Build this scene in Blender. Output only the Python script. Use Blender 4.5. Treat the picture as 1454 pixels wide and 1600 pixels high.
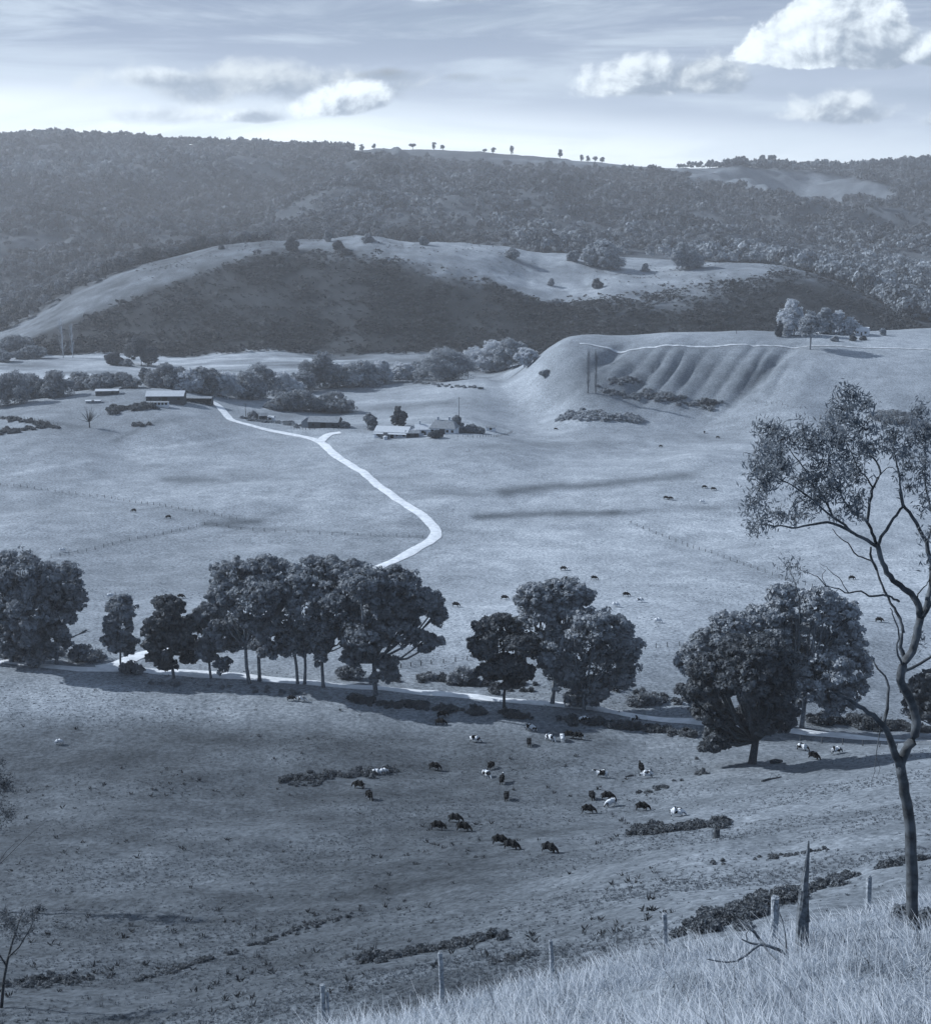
import bpy, math, random
import numpy as np
from mathutils import Vector, Matrix
R = math.radians
for o in list(bpy.data.objects): bpy.data.objects.remove(o)
S = bpy.context.scene
COL = S.collection

# ---------------------------------------------------------------- camera
F = 2000.0; W, HH = 1454, 1600; CAMZ = 125.0
TH = math.atan((800-330)/F)
cd = bpy.data.cameras.new('camera'); cam = bpy.data.objects.new('camera', cd); COL.objects.link(cam)
cam.location = (0, 0, CAMZ); cam.rotation_euler = (math.pi/2-TH, 0, 0)
cd.sensor_fit = 'HORIZONTAL'; cd.sensor_width = 36; cd.lens = 36*F/W
cd.clip_start = 0.1; cd.clip_end = 20000
S.camera = cam
S.view_settings.view_transform = 'Standard'; S.view_settings.look = 'None'
S.view_settings.exposure = 0.5; S.view_settings.gamma = 1.0

# ---------------------------------------------------------------- sun and sky
SUN_AZ, SUN_EL = R(-71), R(32)          # azimuth from the view direction, negative = left
sl = bpy.data.lights.new('sun', 'SUN'); so = bpy.data.objects.new('sun', sl); COL.objects.link(so)
sl.energy = 5.0; sl.angle = R(0.5); sl.color = (1.0, 0.985, 0.96)
sd = Vector((math.sin(SUN_AZ)*math.cos(SUN_EL), math.cos(SUN_AZ)*math.cos(SUN_EL), math.sin(SUN_EL)))
so.rotation_euler = sd.to_track_quat('Z', 'Y').to_euler()

wd = bpy.data.worlds.new('World'); S.world = wd; wd.use_nodes = True
nt = wd.node_tree; nt.nodes.clear()
class NG:
    """small helper for building math node graphs"""
    def __init__(s, nt): s.nt = nt
    def n(s, t): return s.nt.nodes.new(t)
    def m(s, op, a, b=None, c=None, clamp=False):
        nd = s.n('ShaderNodeMath'); nd.operation = op; nd.use_clamp = clamp
        for i, v in enumerate((a, b, c)):
            if v is None: continue
            if isinstance(v, (int, float)): nd.inputs[i].default_value = v
            else: s.nt.links.new(v, nd.inputs[i])
        return nd.outputs[0]
    def vec(s, x, y, z):
        nd = s.n('ShaderNodeCombineXYZ')
        for i, v in enumerate((x, y, z)):
            if isinstance(v, (int, float)): nd.inputs[i].default_value = v
            else: s.nt.links.new(v, nd.inputs[i])
        return nd.outputs[0]
    def noise(s, v, scale, det=5, rough=.55, dist=0, out=0):
        nd = s.n('ShaderNodeTexNoise'); nd.inputs['Scale'].default_value = scale
        nd.inputs['Detail'].default_value = det; nd.inputs['Roughness'].default_value = rough
        nd.inputs['Distortion'].default_value = dist
        if v is not None: s.nt.links.new(v, nd.inputs['Vector'])
        return nd.outputs[out]
    def sstep(s, v, a, b, lo=0., hi=1.):
        nd = s.n('ShaderNodeMapRange'); nd.interpolation_type = 'SMOOTHSTEP'
        s.nt.links.new(v, nd.inputs[0])
        for i, q in zip((1, 2, 3, 4), (a, b, lo, hi)): nd.inputs[i].default_value = q
        return nd.outputs[0]
    def mix(s, f, a, b):
        nd = s.n('ShaderNodeMix'); nd.data_type = 'RGBA'
        for i, v in ((0, f), (6, a), (7, b)):
            if isinstance(v, (int, float)): nd.inputs[i].default_value = v
            elif isinstance(v, tuple): nd.inputs[i].default_value = (*v[:3], 1)
            else: s.nt.links.new(v, nd.inputs[i])
        return nd.outputs[2]
g = NG(nt)
tc = g.n('ShaderNodeTexCoord').outputs['Generated']
sp = g.n('ShaderNodeSeparateXYZ'); nt.links.new(tc, sp.inputs[0])
X, Y, Z = sp.outputs
Yp = g.m('MAXIMUM', Y, 0.05)
qx = g.m('DIVIDE', X, Yp); qz = g.m('DIVIDE', Z, Yp)
sky = g.n('ShaderNodeTexSky'); sky.sky_type = 'NISHITA'; sky.sun_disc = False
sky.sun_elevation = SUN_EL; sky.sun_rotation = SUN_AZ
sky.altitude = 300; sky.air_density = 1.0; sky.dust_density = 1.5; sky.ozone_density = 1
bw = g.n('ShaderNodeRGBToBW'); nt.links.new(sky.outputs[0], bw.inputs[0])
# toned monochrome sky: brightness from the sky model, one blue-grey hue, compressed
lum = g.m('POWER', g.m('MULTIPLY', bw.outputs[0], 0.1), 0.45)
hor = g.sstep(qz, 0.05, 0.15, 1.0, 0.0)
hor2 = g.sstep(g.m('ADD', qz, g.m('MULTIPLY', qx, .07)), 0.045, 0.088, 1.0, 0.0)
def tri(v): return (v*.70, v*.80, v*1.02)
base = g.mix(hor, (.25, .31, .42), (.42, .495, .605))
base = g.mix(hor2, base, (.79, .88, .95))
# thin high streaks
sv = g.vec(g.m('MULTIPLY', qx, 2.0), g.m('MULTIPLY', qz, 16.0), 3.3)
st = g.noise(sv, 2.2, 6, .6, .6)
strk = g.sstep(st, .43, .68, 0, .6)
base = g.mix(strk, base, (.53, .62, .71))
sv2 = g.vec(g.m('MULTIPLY', qx, 1.2), g.m('MULTIPLY', qz, 9.0), 8.1)
base = g.mix(g.sstep(g.noise(sv2, 2.0, 4, .5, .3), .5, .75, 0, .4), base, (.215, .285, .38))
def tang(px, py):
    yc = (800-py)/F
    yd = math.cos(TH)+yc*math.sin(TH); zd = yc*math.cos(TH)-math.sin(TH)
    return (px-727)/F/yd, zd/yd
_cn = {}
def cnoise(sc):
    if sc not in _cn:
        v = g.vec(qx, g.m('MULTIPLY', qz, 1.25), 5.1)
        v2 = g.vec(g.m('ADD', qx, .006), g.m('MULTIPLY', g.m('SUBTRACT', qz, .006), 1.25), 5.1)
        _cn[sc] = (g.noise(v, 22*sc, 7, .58, .25), g.noise(v2, 22*sc, 5, .58, .25))
    return _cn[sc]
def cloud(base, px, py, rx, ry, seed, soft=.5, bright=1.0, amp=1.1, flat=1.0, dens=1.0, sc=1.0, tilt=0.0):
    cx, cz = tang(px, py); ax, az = rx/F, ry/F
    dx = g.m('DIVIDE', g.m('SUBTRACT', qx, cx), ax)
    dz0 = g.m('DIVIDE', g.m('SUBTRACT', qz, cz), az)
    dz = g.m('SUBTRACT', dz0, g.m('MULTIPLY', dx, tilt)) if tilt else dz0
    low = g.m('MINIMUM', dz, 0.0); hi = g.m('MAXIMUM', dz, 0.0)
    dd = g.m('ADD', hi, g.m('MULTIPLY', low, 1.0+flat))
    r = g.m('SQRT', g.m('ADD', g.m('MULTIPLY', dx, dx), g.m('MULTIPLY', dd, dd)))
    n1, n2 = cnoise(.75 if sc < .7 else (1.0 if sc < 1 else 1.35))
    d = g.m('ADD', g.m('SUBTRACT', 1.0, r), g.m('MULTIPLY', g.m('SUBTRACT', n1, .5), amp*2.2))
    a = g.m('MULTIPLY', g.sstep(d, .12, .12+soft), dens)
    # sunlit from the upper left, grey base
    relief = g.m('MULTIPLY', g.m('SUBTRACT', n1, n2), 5.5)
    lit = g.m('ADD', g.m('ADD', g.m('MULTIPLY', dz, .75), g.m('MULTIPLY', dx, -.50)), g.m('ADD', g.m('MULTIPLY', relief, .65), .10*bright+.06))
    thick = g.sstep(d, .1, 1.0)
    lit = g.m('ADD', lit, g.m('MULTIPLY', g.m('SUBTRACT', 1.0, thick), .25))
    L = g.sstep(lit, -.22, 1.05)
    c = g.mix(L, (.25, .31, .395), (.77*bright, .85*bright, .91*bright))
    return g.mix(a, base, c)
base = cloud(base, 420, 132, 290, 42, 2, .7, .75, .9, .1, .95, .85)
base = cloud(base, 270, 124, 140, 26, 3, .6, .85, .7, .2, .95, .6, -.25)
base = cloud(base, 600, 118, 85, 14, 14, .8, .25, .8, .2, .75, .6)
base = cloud(base, 300, 180, 260, 26, 16, .8, .9, .8, .2, .7, .6)
base = cloud(base, 535, 168, 112, 40, 5, .35, 1.0, .6, 1.5, .95, 1.3, .35)
base = cloud(base, 395, 184, 70, 20, 6, .5, 1.0, .7, 1.2, .8, 1.3)
base = cloud(base, 725, 122, 50, 11, 15, .9, .2, .7, .2, .5, .6)
base = cloud(base, 820, 126, 60, 10, 25, .9, .2, .7, .2, .3, .6)
base = cloud(base, 1005, 134, 135, 66, 7, .35, .92, .6, 2.2, .95, 1.3, .15)
base = cloud(base, 1108, 132, 74, 54, 8, .4, .80, .6, 2.2, .9, 1.3)
base = cloud(base, 1302, 86, 150, 114, 9, .14, 1.0, .60, 3.8, 1.0, .85)
base = cloud(base, 1465, 92, 70, 50, 10, .3, .95, .5, 2.2, 1.0, 1.3)
base = cloud(base, 1318, 180, 108, 50, 11, .4, .85, .6, 1.8, .95, 1.3)
base = cloud(base, 1465, 190, 60, 22, 12, .6, .95, .7, .8, .7, 1.3)
base = cloud(base, 720, -4, 100, 18, 13, .6, 1.0, .8, .6, .8, .6)
base = cloud(base, 1120, 30, 80, 8, 17, .8, 1.0, .7, .4, .35, .6)
# brightness of the sky model carried over (brighter towards the sun), behind the viewer plain
front = g.sstep(Y, .05, .35)
mul = g.m('ADD', g.m('MULTIPLY', lum, .3), .74)
vm = g.n('ShaderNodeVectorMath'); vm.operation = 'SCALE'
base = g.mix(front, (.31, .385, .50), base)
nt.links.new(base, vm.inputs[0]); nt.links.new(mul, vm.inputs['Scale'])
bg = g.n('ShaderNodeBackground'); bg.inputs[1].default_value = 1.0
nt.links.new(vm.outputs[0], bg.inputs[0])
out = g.n('ShaderNodeOutputWorld'); nt.links.new(bg.outputs[0], out.inputs[0])
wd.cycles.sampling_method = 'MANUAL'; wd.cycles.sample_map_resolution = 256
S.cycles.volume_step_rate = 4; S.cycles.volume_max_steps = 64

# ---------------------------------------------------------------- helpers
def tint(v):
    v = float(v); return (v*(.60+.25*v), v*(.765+.14*v), v*.98, 1)
def tag(o, label=None, cat=None, group=None, kind=None):
    for k, v in (('label', label), ('category', cat), ('group', group), ('kind', kind)):
        if v: o[k] = v
    return o
def empty(name, loc, rz=0):
    o = bpy.data.objects.new(name, None); COL.objects.link(o); o.location = loc; o.rotation_euler = (0, 0, rz)
    o.empty_display_size = .2; return o
def link(name, me, mat=None, parent=None, loc=None):
    o = bpy.data.objects.new(name, me); COL.objects.link(o)
    if mat and not me.materials: me.materials.append(mat)
    if parent: o.parent = parent
    if loc is not None: o.location = loc
    return o
def np_mesh(name, v, f, smooth=False):
    """v (n,3), f (m,k) k = 3 or 4"""
    v = np.asarray(v, np.float32); f = np.asarray(f, np.int32)
    me = bpy.data.meshes.new(name); n, k = f.shape
    me.vertices.add(len(v)); me.vertices.foreach_set('co', v.ravel())
    me.loops.add(n*k); me.loops.foreach_set('vertex_index', f.ravel())
    me.polygons.add(n); me.polygons.foreach_set('loop_start', np.arange(0, n*k, k, dtype=np.int32))
    me.polygons.foreach_set('loop_total', np.full(n, k, np.int32))
    if smooth: me.polygons.foreach_set('use_smooth', np.ones(n, bool))
    me.update(calc_edges=True); return me
class MB:
    def __init__(s): s.v = []; s.f = []
    def add(s, vs, fs):
        b = len(s.v); s.v += [tuple(p) for p in vs]; s.f += [tuple(i+b for i in q) for q in fs]
    def box(s, x0, x1, y0, y1, z0, z1, M=None):
        vs = [Vector(p) for p in ((x0,y0,z0),(x1,y0,z0),(x1,y1,z0),(x0,y1,z0),(x0,y0,z1),(x1,y0,z1),(x1,y1,z1),(x0,y1,z1))]
        if M is not None: vs = [M@p for p in vs]
        s.add(vs, ((3,2,1,0),(4,5,6,7),(0,1,5,4),(1,2,6,5),(2,3,7,6),(3,0,4,7)))
    def tube(s, pts, rad, n=6, jit=0, rnd=random):
        pts = [Vector(p) for p in pts]
        if isinstance(rad, (int, float)): rad = [rad]*len(pts)
        vs = []; fs = []; up0 = Vector((.31, .17, .93)).normalized()
        for i, p in enumerate(pts):
            d = (pts[min(i+1, len(pts)-1)]-pts[max(i-1, 0)]).normalized()
            a = d.cross(up0)
            if a.length < .15: a = d.cross(Vector((1, 0, 0)))
            a.normalize(); b = d.cross(a)
            for k in range(n):
                t = 2*math.pi*k/n; r = rad[i]*(1+jit*(rnd.random()-.5))
                vs.append(p+a*(math.cos(t)*r)+b*(math.sin(t)*r))
        for i in range(len(pts)-1):
            for k in range(n):
                k2 = (k+1) % n
                fs.append((i*n+k, i*n+k2, (i+1)*n+k2, (i+1)*n+k))
        fs.append(tuple(range(n-1, -1, -1))); fs.append(tuple(range((len(pts)-1)*n, len(pts)*n)))
        s.add(vs, fs)
    def build(s, name, mat, parent=None, loc=None, smooth=False):
        me = bpy.data.meshes.new(name); me.from_pydata(s.v, [], s.f); me.update()
        if smooth: me.polygons.foreach_set('use_smooth', np.ones(len(me.polygons), bool))
        return link(name, me, mat, parent, loc)

def mat(name, v, var=.25, scale=3., rough=.9, bump=0., v2=None, obj=True):
    m = bpy.data.materials.new(name); m.use_nodes = True; t = m.node_tree; h = NG(t)
    b = t.nodes['Principled BSDF']; b.inputs['Roughness'].default_value = rough
    b.inputs['Specular IOR Level'].default_value = .25
    co = h.n('ShaderNodeTexCoord').outputs['Object']
    ns = h.noise(co, scale, 5, .6)
    fac = h.sstep(ns, .3, .7)
    lo = v*(1-var); hi = v2 if v2 else v*(1+var)
    t.links.new(h.mix(fac, tint(lo), tint(hi)), b.inputs['Base Color'])
    if bump:
        bp = h.n('ShaderNodeBump'); bp.inputs['Strength'].default_value = bump; bp.inputs['Distance'].default_value = .05
        t.links.new(ns, bp.inputs['Height']); t.links.new(bp.outputs[0], b.inputs['Normal'])
    return m
def leafmat(name, v, var=.3, scale=.6, trans=.25):
    m = mat(name, v, var, scale, .75)
    t = m.node_tree; b = t.nodes['Principled BSDF']; o = t.nodes['Material Output']
    tr = t.nodes.new('ShaderNodeBsdfTranslucent'); mx = t.nodes.new('ShaderNodeMixShader')
    mx.inputs[0].default_value = trans
    t.links.new(b.inputs['Base Color'].links[0].from_socket, tr.inputs[0])
    t.links.new(b.outputs[0], mx.inputs[1]); t.links.new(tr.outputs[0], mx.inputs[2]); t.links.new(mx.outputs[0], o.inputs[0])
    return m

rng = np.random.default_rng(7)
_lat = rng.random((256, 256)).astype(np.float64)
def vnoise(x, y):
    x0 = np.floor(x).astype(int); y0 = np.floor(y).astype(int); fx = x-x0; fy = y-y0
    fx = fx*fx*fx*(fx*(fx*6-15)+10); fy = fy*fy*fy*(fy*(fy*6-15)+10)
    a = _lat[x0 % 256, y0 % 256]; b = _lat[(x0+1) % 256, y0 % 256]
    c = _lat[x0 % 256, (y0+1) % 256]; d = _lat[(x0+1) % 256, (y0+1) % 256]
    return (a+(b-a)*fx)*(1-fy)+(c+(d-c)*fx)*fy-.5
def fbm(x, y, oct=4, g=.5):
    r = 0; a = 1.; f = 1.
    for i in range(oct): r = r+a*vnoise(x*f+17.3*i, y*f+9.1*i); a *= g; f *= 2.03
    return r

# ---------------------------------------------------------------- terrain
def ray(px, py):
    yc = (800-py)/F; xc = (px-727)/F
    return xc, math.cos(TH)+yc*math.sin(TH), yc*math.cos(TH)-math.sin(TH)
def atD(px, py, D):
    x, y, z = ray(px, py); return (x/y*D, D, CAMZ+z/y*D)
def atZ(px, py, Zv):
    x, y, z = ray(px, py); t = (Zv-CAMZ)/z; return (x*t, y*t, Zv)
CP = []
def D_(D, *pts): CP.extend(atD(px, py, D) for px, py in pts)
def P_(*pts): CP.extend(atD(*p) for p in pts)
def Z_(z, *pts): CP.extend(atZ(px, py, z) for px, py in pts)
# ground under and around the camera
for x in (-14, -7, 0, 7, 14):
    CP += [(x, -14, 128+.05*x), (x, -6, 126+.03*x), (x, 0, 123.3+.03*x), (x, 8, 118.3+.08*x), (x*1.2, 16, 113+.1*x)]
# the grassy knoll in front
P_((1700,1600,24),(1454,1600,25),(1250,1600,26),(1000,1600,28),(800,1600,31),(600,1620,33),(400,1660,33),(100,1720,33),(-200,1780,33))
P_((1700,1460,32),(1454,1500,31),(1250,1520,32),(1100,1530,33),(950,1550,34))
P_((1750,1370,40),(1600,1390,39),(1454,1420,38),(1350,1435,38),(1250,1465,38),(1100,1490,39),(1037,1500,39),(860,1535,39),(690,1580,38),(505,1630,38),(300,1690,38),(0,1770,38),(-250,1830,38))
for px, py in ((-250,1830),(0,1770),(300,1690),(505,1630),(690,1580),(860,1535),(1037,1500),(1250,1465),(1454,1420),(1600,1390),(1750,1370)):
    x, y, z = atD(px, py, 60); CP.append((x, y, z-5))
# the hillside down to the cattle paddock
for px in (1454, 1750): P_((px,1385,92),(px,1340,112),(px,1250,160),(px,1170,215))
P_((1250,1440,86),(1250,1380,112),(1250,1300,150),(1250,1230,192),(1250,1180,228))
P_((1100,1465,86),(1100,1390,114),(1100,1310,155),(1100,1240,198),(1100,1170,236))
P_((1000,1480,88),(1000,1400,118),(1000,1330,152),(1000,1260,196),(1000,1180,236))
P_((700,1540,88),(700,1480,112),(700,1400,142),(700,1300,183),(700,1200,228))
P_((400,1590,92),(400,1500,122),(400,1400,152),(400,1300,188),(400,1200,226))
for px in (0, -300): P_((px,1600,98),(px,1500,128),(px,1400,157),(px,1300,190),(px,1200,226))
# valley road level
Z_(20,(-400,1010),(0,1035),(180,1045),(380,1060),(560,1075),(780,1095),(900,1103),(1100,1130),(1260,1145),(1400,1155),(1700,1180))
for px in (-400, -100, 200, 500, 800, 1100, 1400, 1750):
    Z_(12, (px, 950)); Z_(6, (px, 860)); Z_(5 if px < 900 else 7, (px, 770)); Z_(6 if px < 900 else 10, (px, 710))
# left hillock with the sheds
P_((-300,690,640),(0,690,640),(150,680,660),(250,660,690),(350,665,700))
P_((-300,650,690),(0,637,740),(60,622,770),(150,607,800),(250,600,820),(330,612,830),(430,634,800),(540,655,770))
for px, py in ((-300,650),(0,637),(60,622),(150,607),(250,600),(330,612)):
    x, y, z = atD(px, py, 900); CP.append((x, y, 3.0))
Z_(6, (450,665),(560,672),(650,672),(760,668)); Z_(4, (640,640),(760,635),(860,640))
for px in (-300, -50, 150, 350, 550, 700): Z_(3, (px, 590)); Z_(3, (px, 568)); Z_(3.5, (px, 548))
Z_(3.2, (780,600),(790,570))
# right terrace
Z_(6, (815,622))
P_((900,628,780),(1000,632,780),(1100,640,780),(1180,632,770),(1300,650,740),(1454,665,720),(1700,680,700))
P_((870,548,850),(950,540,860),(1050,543,850),(1150,545,845),(1230,548,840),(1300,553,830),(1454,560,820),(1700,565,800))
P_((860,545,950),(950,530,960),(1100,527,980),(1250,525,990),(1350,522,1000),(1454,516,1010),(1700,505,1020))
P_((1240,590,790),(1350,600,780),(1454,605,770))
for px, py in ((950,530),(1100,527),(1250,525),(1350,522),(1454,516)):
    x, y, z = atD(px, py, 1120); CP.append((x, y, 10.0))
CP.append(atD(800, 580, 960)); CP.append(atD(760, 590, 900))
# the big bald hill
for px in (-100, 60, 200, 340, 480, 620, 760):
    x, y, z = atD(px, 555, 1060); CP.append((x, y, 3.2)); x, y, z = atD(px, 550, 1125); CP.append((x, y, 2.6))
P_((-250,560,1330),(-60,545,1330),(60,505,1350),(130,462,1380),(220,420,1420),(330,388,1450),(420,377,1460),(560,371,1470),(700,380,1470),(800,396,1460),(900,412,1450),(1000,424,1440),(1100,419,1430),(1200,424,1400),(1280,445,1370),(1360,482,1330),(1420,515,1290))
P_((200,505,1260),(300,470,1290),(420,450,1290),(560,445,1290),(700,450,1290),(820,470,1280),(950,470,1290),(1100,475,1280),(1220,490,1250))
P_((100,546,1190),(300,545,1180),(500,545,1175),(700,545,1175),(850,540,1180),(1000,536,1180),(1150,532,1180),(1300,528,1180))
P_((820,440,1380),(900,445,1390),(1000,440,1380))
# behind it
for px, z in ((-300,20),(-100,20),(100,30),(300,60),(500,76),(700,74),(850,70),(950,70),(1100,62),(1250,50),(1400,30),(1600,20)):
    x, y, _ = atD(px, 400, 1650); CP.append((x, y, z))
P_((-300,390,2050),(0,390,2050),(250,372,2050),(500,345,2050),(800,358,2050),(1000,372,2050),(1150,385,2050),(1300,398,2000),(1454,405,1950),(1750,410,1950))
P_((-300,300,2550),(0,310,2550),(250,318,2500),(420,300,2600),(600,300,2500),(750,305,2500),(900,322,2500),(1100,330,2550),(1250,325,2600),(1454,330,2500),(1750,330,2500))
P_((-300,245,3000),(0,248,3000),(250,258,3000),(500,262,3000),(800,278,3000),(1000,285,3050),(1250,290,3050),(1454,285,3000),(1750,285,3000))
RID = ((-350,212),(-150,205),(0,210),(130,208),(230,216),(350,218),(450,226),(540,227),(640,233),(750,239),(850,246),(950,256),(1060,256),(1150,254),(1230,252),(1300,259),(1400,252),(1500,256),(1750,250))
RID = tuple((px, py+(8 if px < 560 or px > 1050 else 0)) for px, py in RID)
D_(3500, *RID)
for px, py in RID:
    x, y, z = atD(px, py, 4300); CP.append((x, y, z-140)); x, y, z = atD(px, py, 6600); CP.append((x, y, z-420))
CP = np.array(CP)
YO = 24.0
SS = .42
def toUS(x, y):
    yy = y+YO; return x/yy, np.log(np.maximum(yy, 1e-3))
cu, cs = toUS(CP[:, 0], CP[:, 1]); cs_ = cs*SS
def tps(r2): return .5*r2*np.log(r2+1e-12)
NC = len(CP)
# height over a smooth log-distance scale keeps far ridges and near banks equally smooth
wz = CP[:, 2]
sc_ = 1/(CP[:, 1]+YO)          # interpolate slope-like quantity (z-cam)/(y+YO)
val = (wz-CAMZ)*sc_
K = tps((cu[:, None]-cu)**2+(cs_[:, None]-cs_)**2)+np.eye(NC)*2e-6
A = np.zeros((NC+3, NC+3)); A[:NC, :NC] = K; A[:NC, NC] = 1; A[:NC, NC+1] = cu; A[:NC, NC+2] = cs_
A[NC:, :NC] = A[:NC, NC:].T
wgt = np.linalg.solve(A, np.concatenate([val, [0, 0, 0]]))
NU, NS = 760, 1150
U = np.linspace(-.62, .62, NU); SV = np.linspace(math.log(10), math.log(6500+YO), NS)
ug, sg = np.meshgrid(U, SV)     # (NS, NU)
def tps_eval(u, s):
    u = u.ravel(); s = s.ravel()*SS; r = wgt[NC]+wgt[NC+1]*u+wgt[NC+2]*s
    o = np.zeros_like(u)
    for i in range(0, len(u), 20000):
        uu = u[i:i+20000, None]; s2 = s[i:i+20000, None]
        o[i:i+20000] = tps((uu-cu)**2+(s2-cs_)**2)@wgt[:NC]
    return r+o
# coarse evaluation, cubic upsampling by separable Catmull-Rom
cN, cM = 200, 300
Uc = np.linspace(-.62, .62, cN); Sc = np.linspace(SV[0], SV[-1], cM)
uc, sc2 = np.meshgrid(Uc, Sc); Vc = tps_eval(uc, sc2).reshape(cM, cN)
def cr(A, t, axis):
    n = A.shape[axis]; i = np.clip(np.floor(t).astype(int), 0, n-2); f = t-i
    idx = [np.clip(i+k, 0, n-1) for k in (-1, 0, 1, 2)]
    p = [np.take(A, q, axis=axis) for q in idx]
    sh = [1, 1]; sh[axis] = -1; f = f.reshape(sh)
    return p[1]+.5*f*(p[2]-p[0]+f*(2*p[0]-5*p[1]+4*p[2]-p[3]+f*(3*(p[1]-p[2])+p[3]-p[0])))
V = cr(cr(Vc, (SV-SV[0])/(SV[-1]-SV[0])*(cM-1), 0), (U-U[0])/(U[-1]-U[0])*(cN-1), 1)
yg = np.exp(sg)-YO; xg = ug*np.exp(sg)
zg = CAMZ+V*np.exp(sg)
def sst(x, a, b):
    t = np.clip((x-a)/(b-a), 0, 1); return t*t*(3-2*t)
# relief at several scales
zg += fbm(xg/9, yg/9, 3)*.5*sst(yg, 45, 120)*(1-sst(yg, 260, 400))
zg += fbm(xg/2.2, yg/2.2, 3)*.16*(1-sst(yg, 120, 220))
zg += fbm(xg/34+3, yg/34, 3)*1.6*sst(yg, 90, 160)*(1-.6*sst(yg, 230, 300))
zg += fbm(xg/95+5, yg/60+2, 3)*3.0*sst(yg, 330, 430)*(1-sst(yg, 700, 800))
zg += fbm(xg/14+5, yg/14+2, 2)*.5*sst(yg, 330, 430)*(1-sst(yg, 1100, 1300))
zg += (fbm(xg/60+1, yg/60+7, 4)*3.2+fbm(xg/14+1, yg/18+7, 2)*1.2)*sst(yg, 1225, 1290)*(1-sst(yg, 1500, 1700))*sst(xg, -420, -150)
rd = 1-2*np.abs(fbm(xg/420+2, yg/520+4, 4))
zg += (rd-.6)*62*sst(yg, 1700, 2300)*(1-sst(yg, 3000, 3400))
zg += fbm(xg/130+2, yg/130+4, 4)*26*sst(yg, 1600, 2000)*(1-.75*sst(yg, 3200, 3500))
# rounded gullies down the face of the terrace
fx = (xg-110)+(yg-790)*-.6
gl = np.maximum(0, np.sin(fx/2.15+vnoise(xg/30, yg/50)*2.2))**1.3
zg += vnoise(xg/11+yg/30, yg/1.7)*.14*sst(yg, 85, 100)*(1-sst(yg, 200, 240))
zg += fbm(xg/16+3, yg/12, 3)*1.1*np.exp(-((yg-815)/40)**2)*sst(xg, 50, 80)*(1-sst(xg, 200, 240))
zg -= gl*(2.0+2.2*fbm(xg/22, yg/60, 2))*np.exp(-((yg-818)/34)**2)*sst(xg, 75, 110)*(1-sst(xg, 180, 215))
zg -= 5*np.exp(-(((xg-180)-(yg-800)*.75)/6)**2)*np.exp(-((yg-812)/34)**2)
zg -= 4*np.exp(-(((xg-92)-(yg-835)*.6)/5)**2)*np.exp(-((yg-840)/24)**2)
def Hs(x, y):
    x = np.asarray(x, float); y = np.asarray(y, float); u, s = toUS(x, y)
    a = np.clip((u-U[0])/(U[1]-U[0]), 0, NU-1.001); b = np.clip((s-SV[0])/(SV[1]-SV[0]), 0, NS-1.001)
    i = a.astype(int); j = b.astype(int); fa = a-i; fb = b-j
    return (zg[j, i]*(1-fa)+zg[j, i+1]*fa)*(1-fb)+(zg[j+1, i]*(1-fa)+zg[j+1, i+1]*fa)*fb
_t = np.exp(np.arange(math.log(12), math.log(6400), .0016))
def hit(px, py):
    """first point of the terrain along a line of sight"""
    x, y, z = ray(px, py)
    h = CAMZ+z*_t-Hs(x*_t, y*_t)
    k = np.where(h < 0)[0]
    if len(k) == 0: i = len(_t)-1; t = _t[i]
    else:
        i = max(k[0], 1); a, b = h[i-1], h[i]; t = _t[i-1]+(_t[i]-_t[i-1])*a/(a-b)
    return Vector((x*t, y*t, float(Hs(x*t, y*t))))
def proj(x, y, z):
    dz = z-CAMZ; cx = x; dep = y*math.cos(TH)-dz*math.sin(TH); cy = y*math.sin(TH)+dz*math.cos(TH)
    return 727+F*cx/dep, 800-F*cy/dep, dep
def inpoly(px, py, poly):
    r = np.zeros(np.shape(px), bool); n = len(poly)
    for i in range(n):
        x1, y1 = poly[i]; x2, y2 = poly[(i+1) % n]
        c = ((y1 > py) != (y2 > py)) & (px < (x2-x1)*(py-y1)/(y2-y1+1e-9)+x1); r ^= c
    return r
# visible part of the ground (for not scattering what nobody can see)
PX, PY, DEP = proj(xg, yg, zg)
front_ = yg > 8
run = np.full(NU, 1e9)
vis = np.zeros((NS, NU), bool)
for j in range(NS):
    row = PY[j]+0; ok = front_[j]
    vis[j] = ok & (row <= run+6); run = np.where(ok, np.minimum(run, row), run)
def visible(x, y, marg=0):
    u, s = toUS(x, y)
    i = np.clip(np.rint((u-U[0])/(U[1]-U[0])).astype(int), 0, NU-1); j = np.clip(np.rint((s-SV[0])/(SV[1]-SV[0])).astype(int), 0, NS-1)
    return vis[j, i]
# ground tone per vertex: what grows where, plus some painted sun and shade
tone = np.full((NS, NU), .26)
tone = tone+.055*sst(PX, 500, 900)*sst(PY, 690, 760)
tone = tone+.04*fbm(xg/70, yg/45, 4)+.045*fbm(xg/10, yg/6, 3)*(1-sst(yg, 500, 900))
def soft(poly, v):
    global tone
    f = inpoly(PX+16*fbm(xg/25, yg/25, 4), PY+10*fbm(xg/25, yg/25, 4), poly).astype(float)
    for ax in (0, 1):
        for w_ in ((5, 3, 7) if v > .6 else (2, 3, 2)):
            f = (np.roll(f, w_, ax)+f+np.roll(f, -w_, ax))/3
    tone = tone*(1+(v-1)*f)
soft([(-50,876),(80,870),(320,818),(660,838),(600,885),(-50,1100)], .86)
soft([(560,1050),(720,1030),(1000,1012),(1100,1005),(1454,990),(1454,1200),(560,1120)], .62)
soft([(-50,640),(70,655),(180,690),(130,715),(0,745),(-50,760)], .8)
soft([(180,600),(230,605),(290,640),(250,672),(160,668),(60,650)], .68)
soft([(840,560),(930,545),(1200,552),(1230,575),(1180,632),(1100,640),(900,628),(845,600)], .55)
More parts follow.
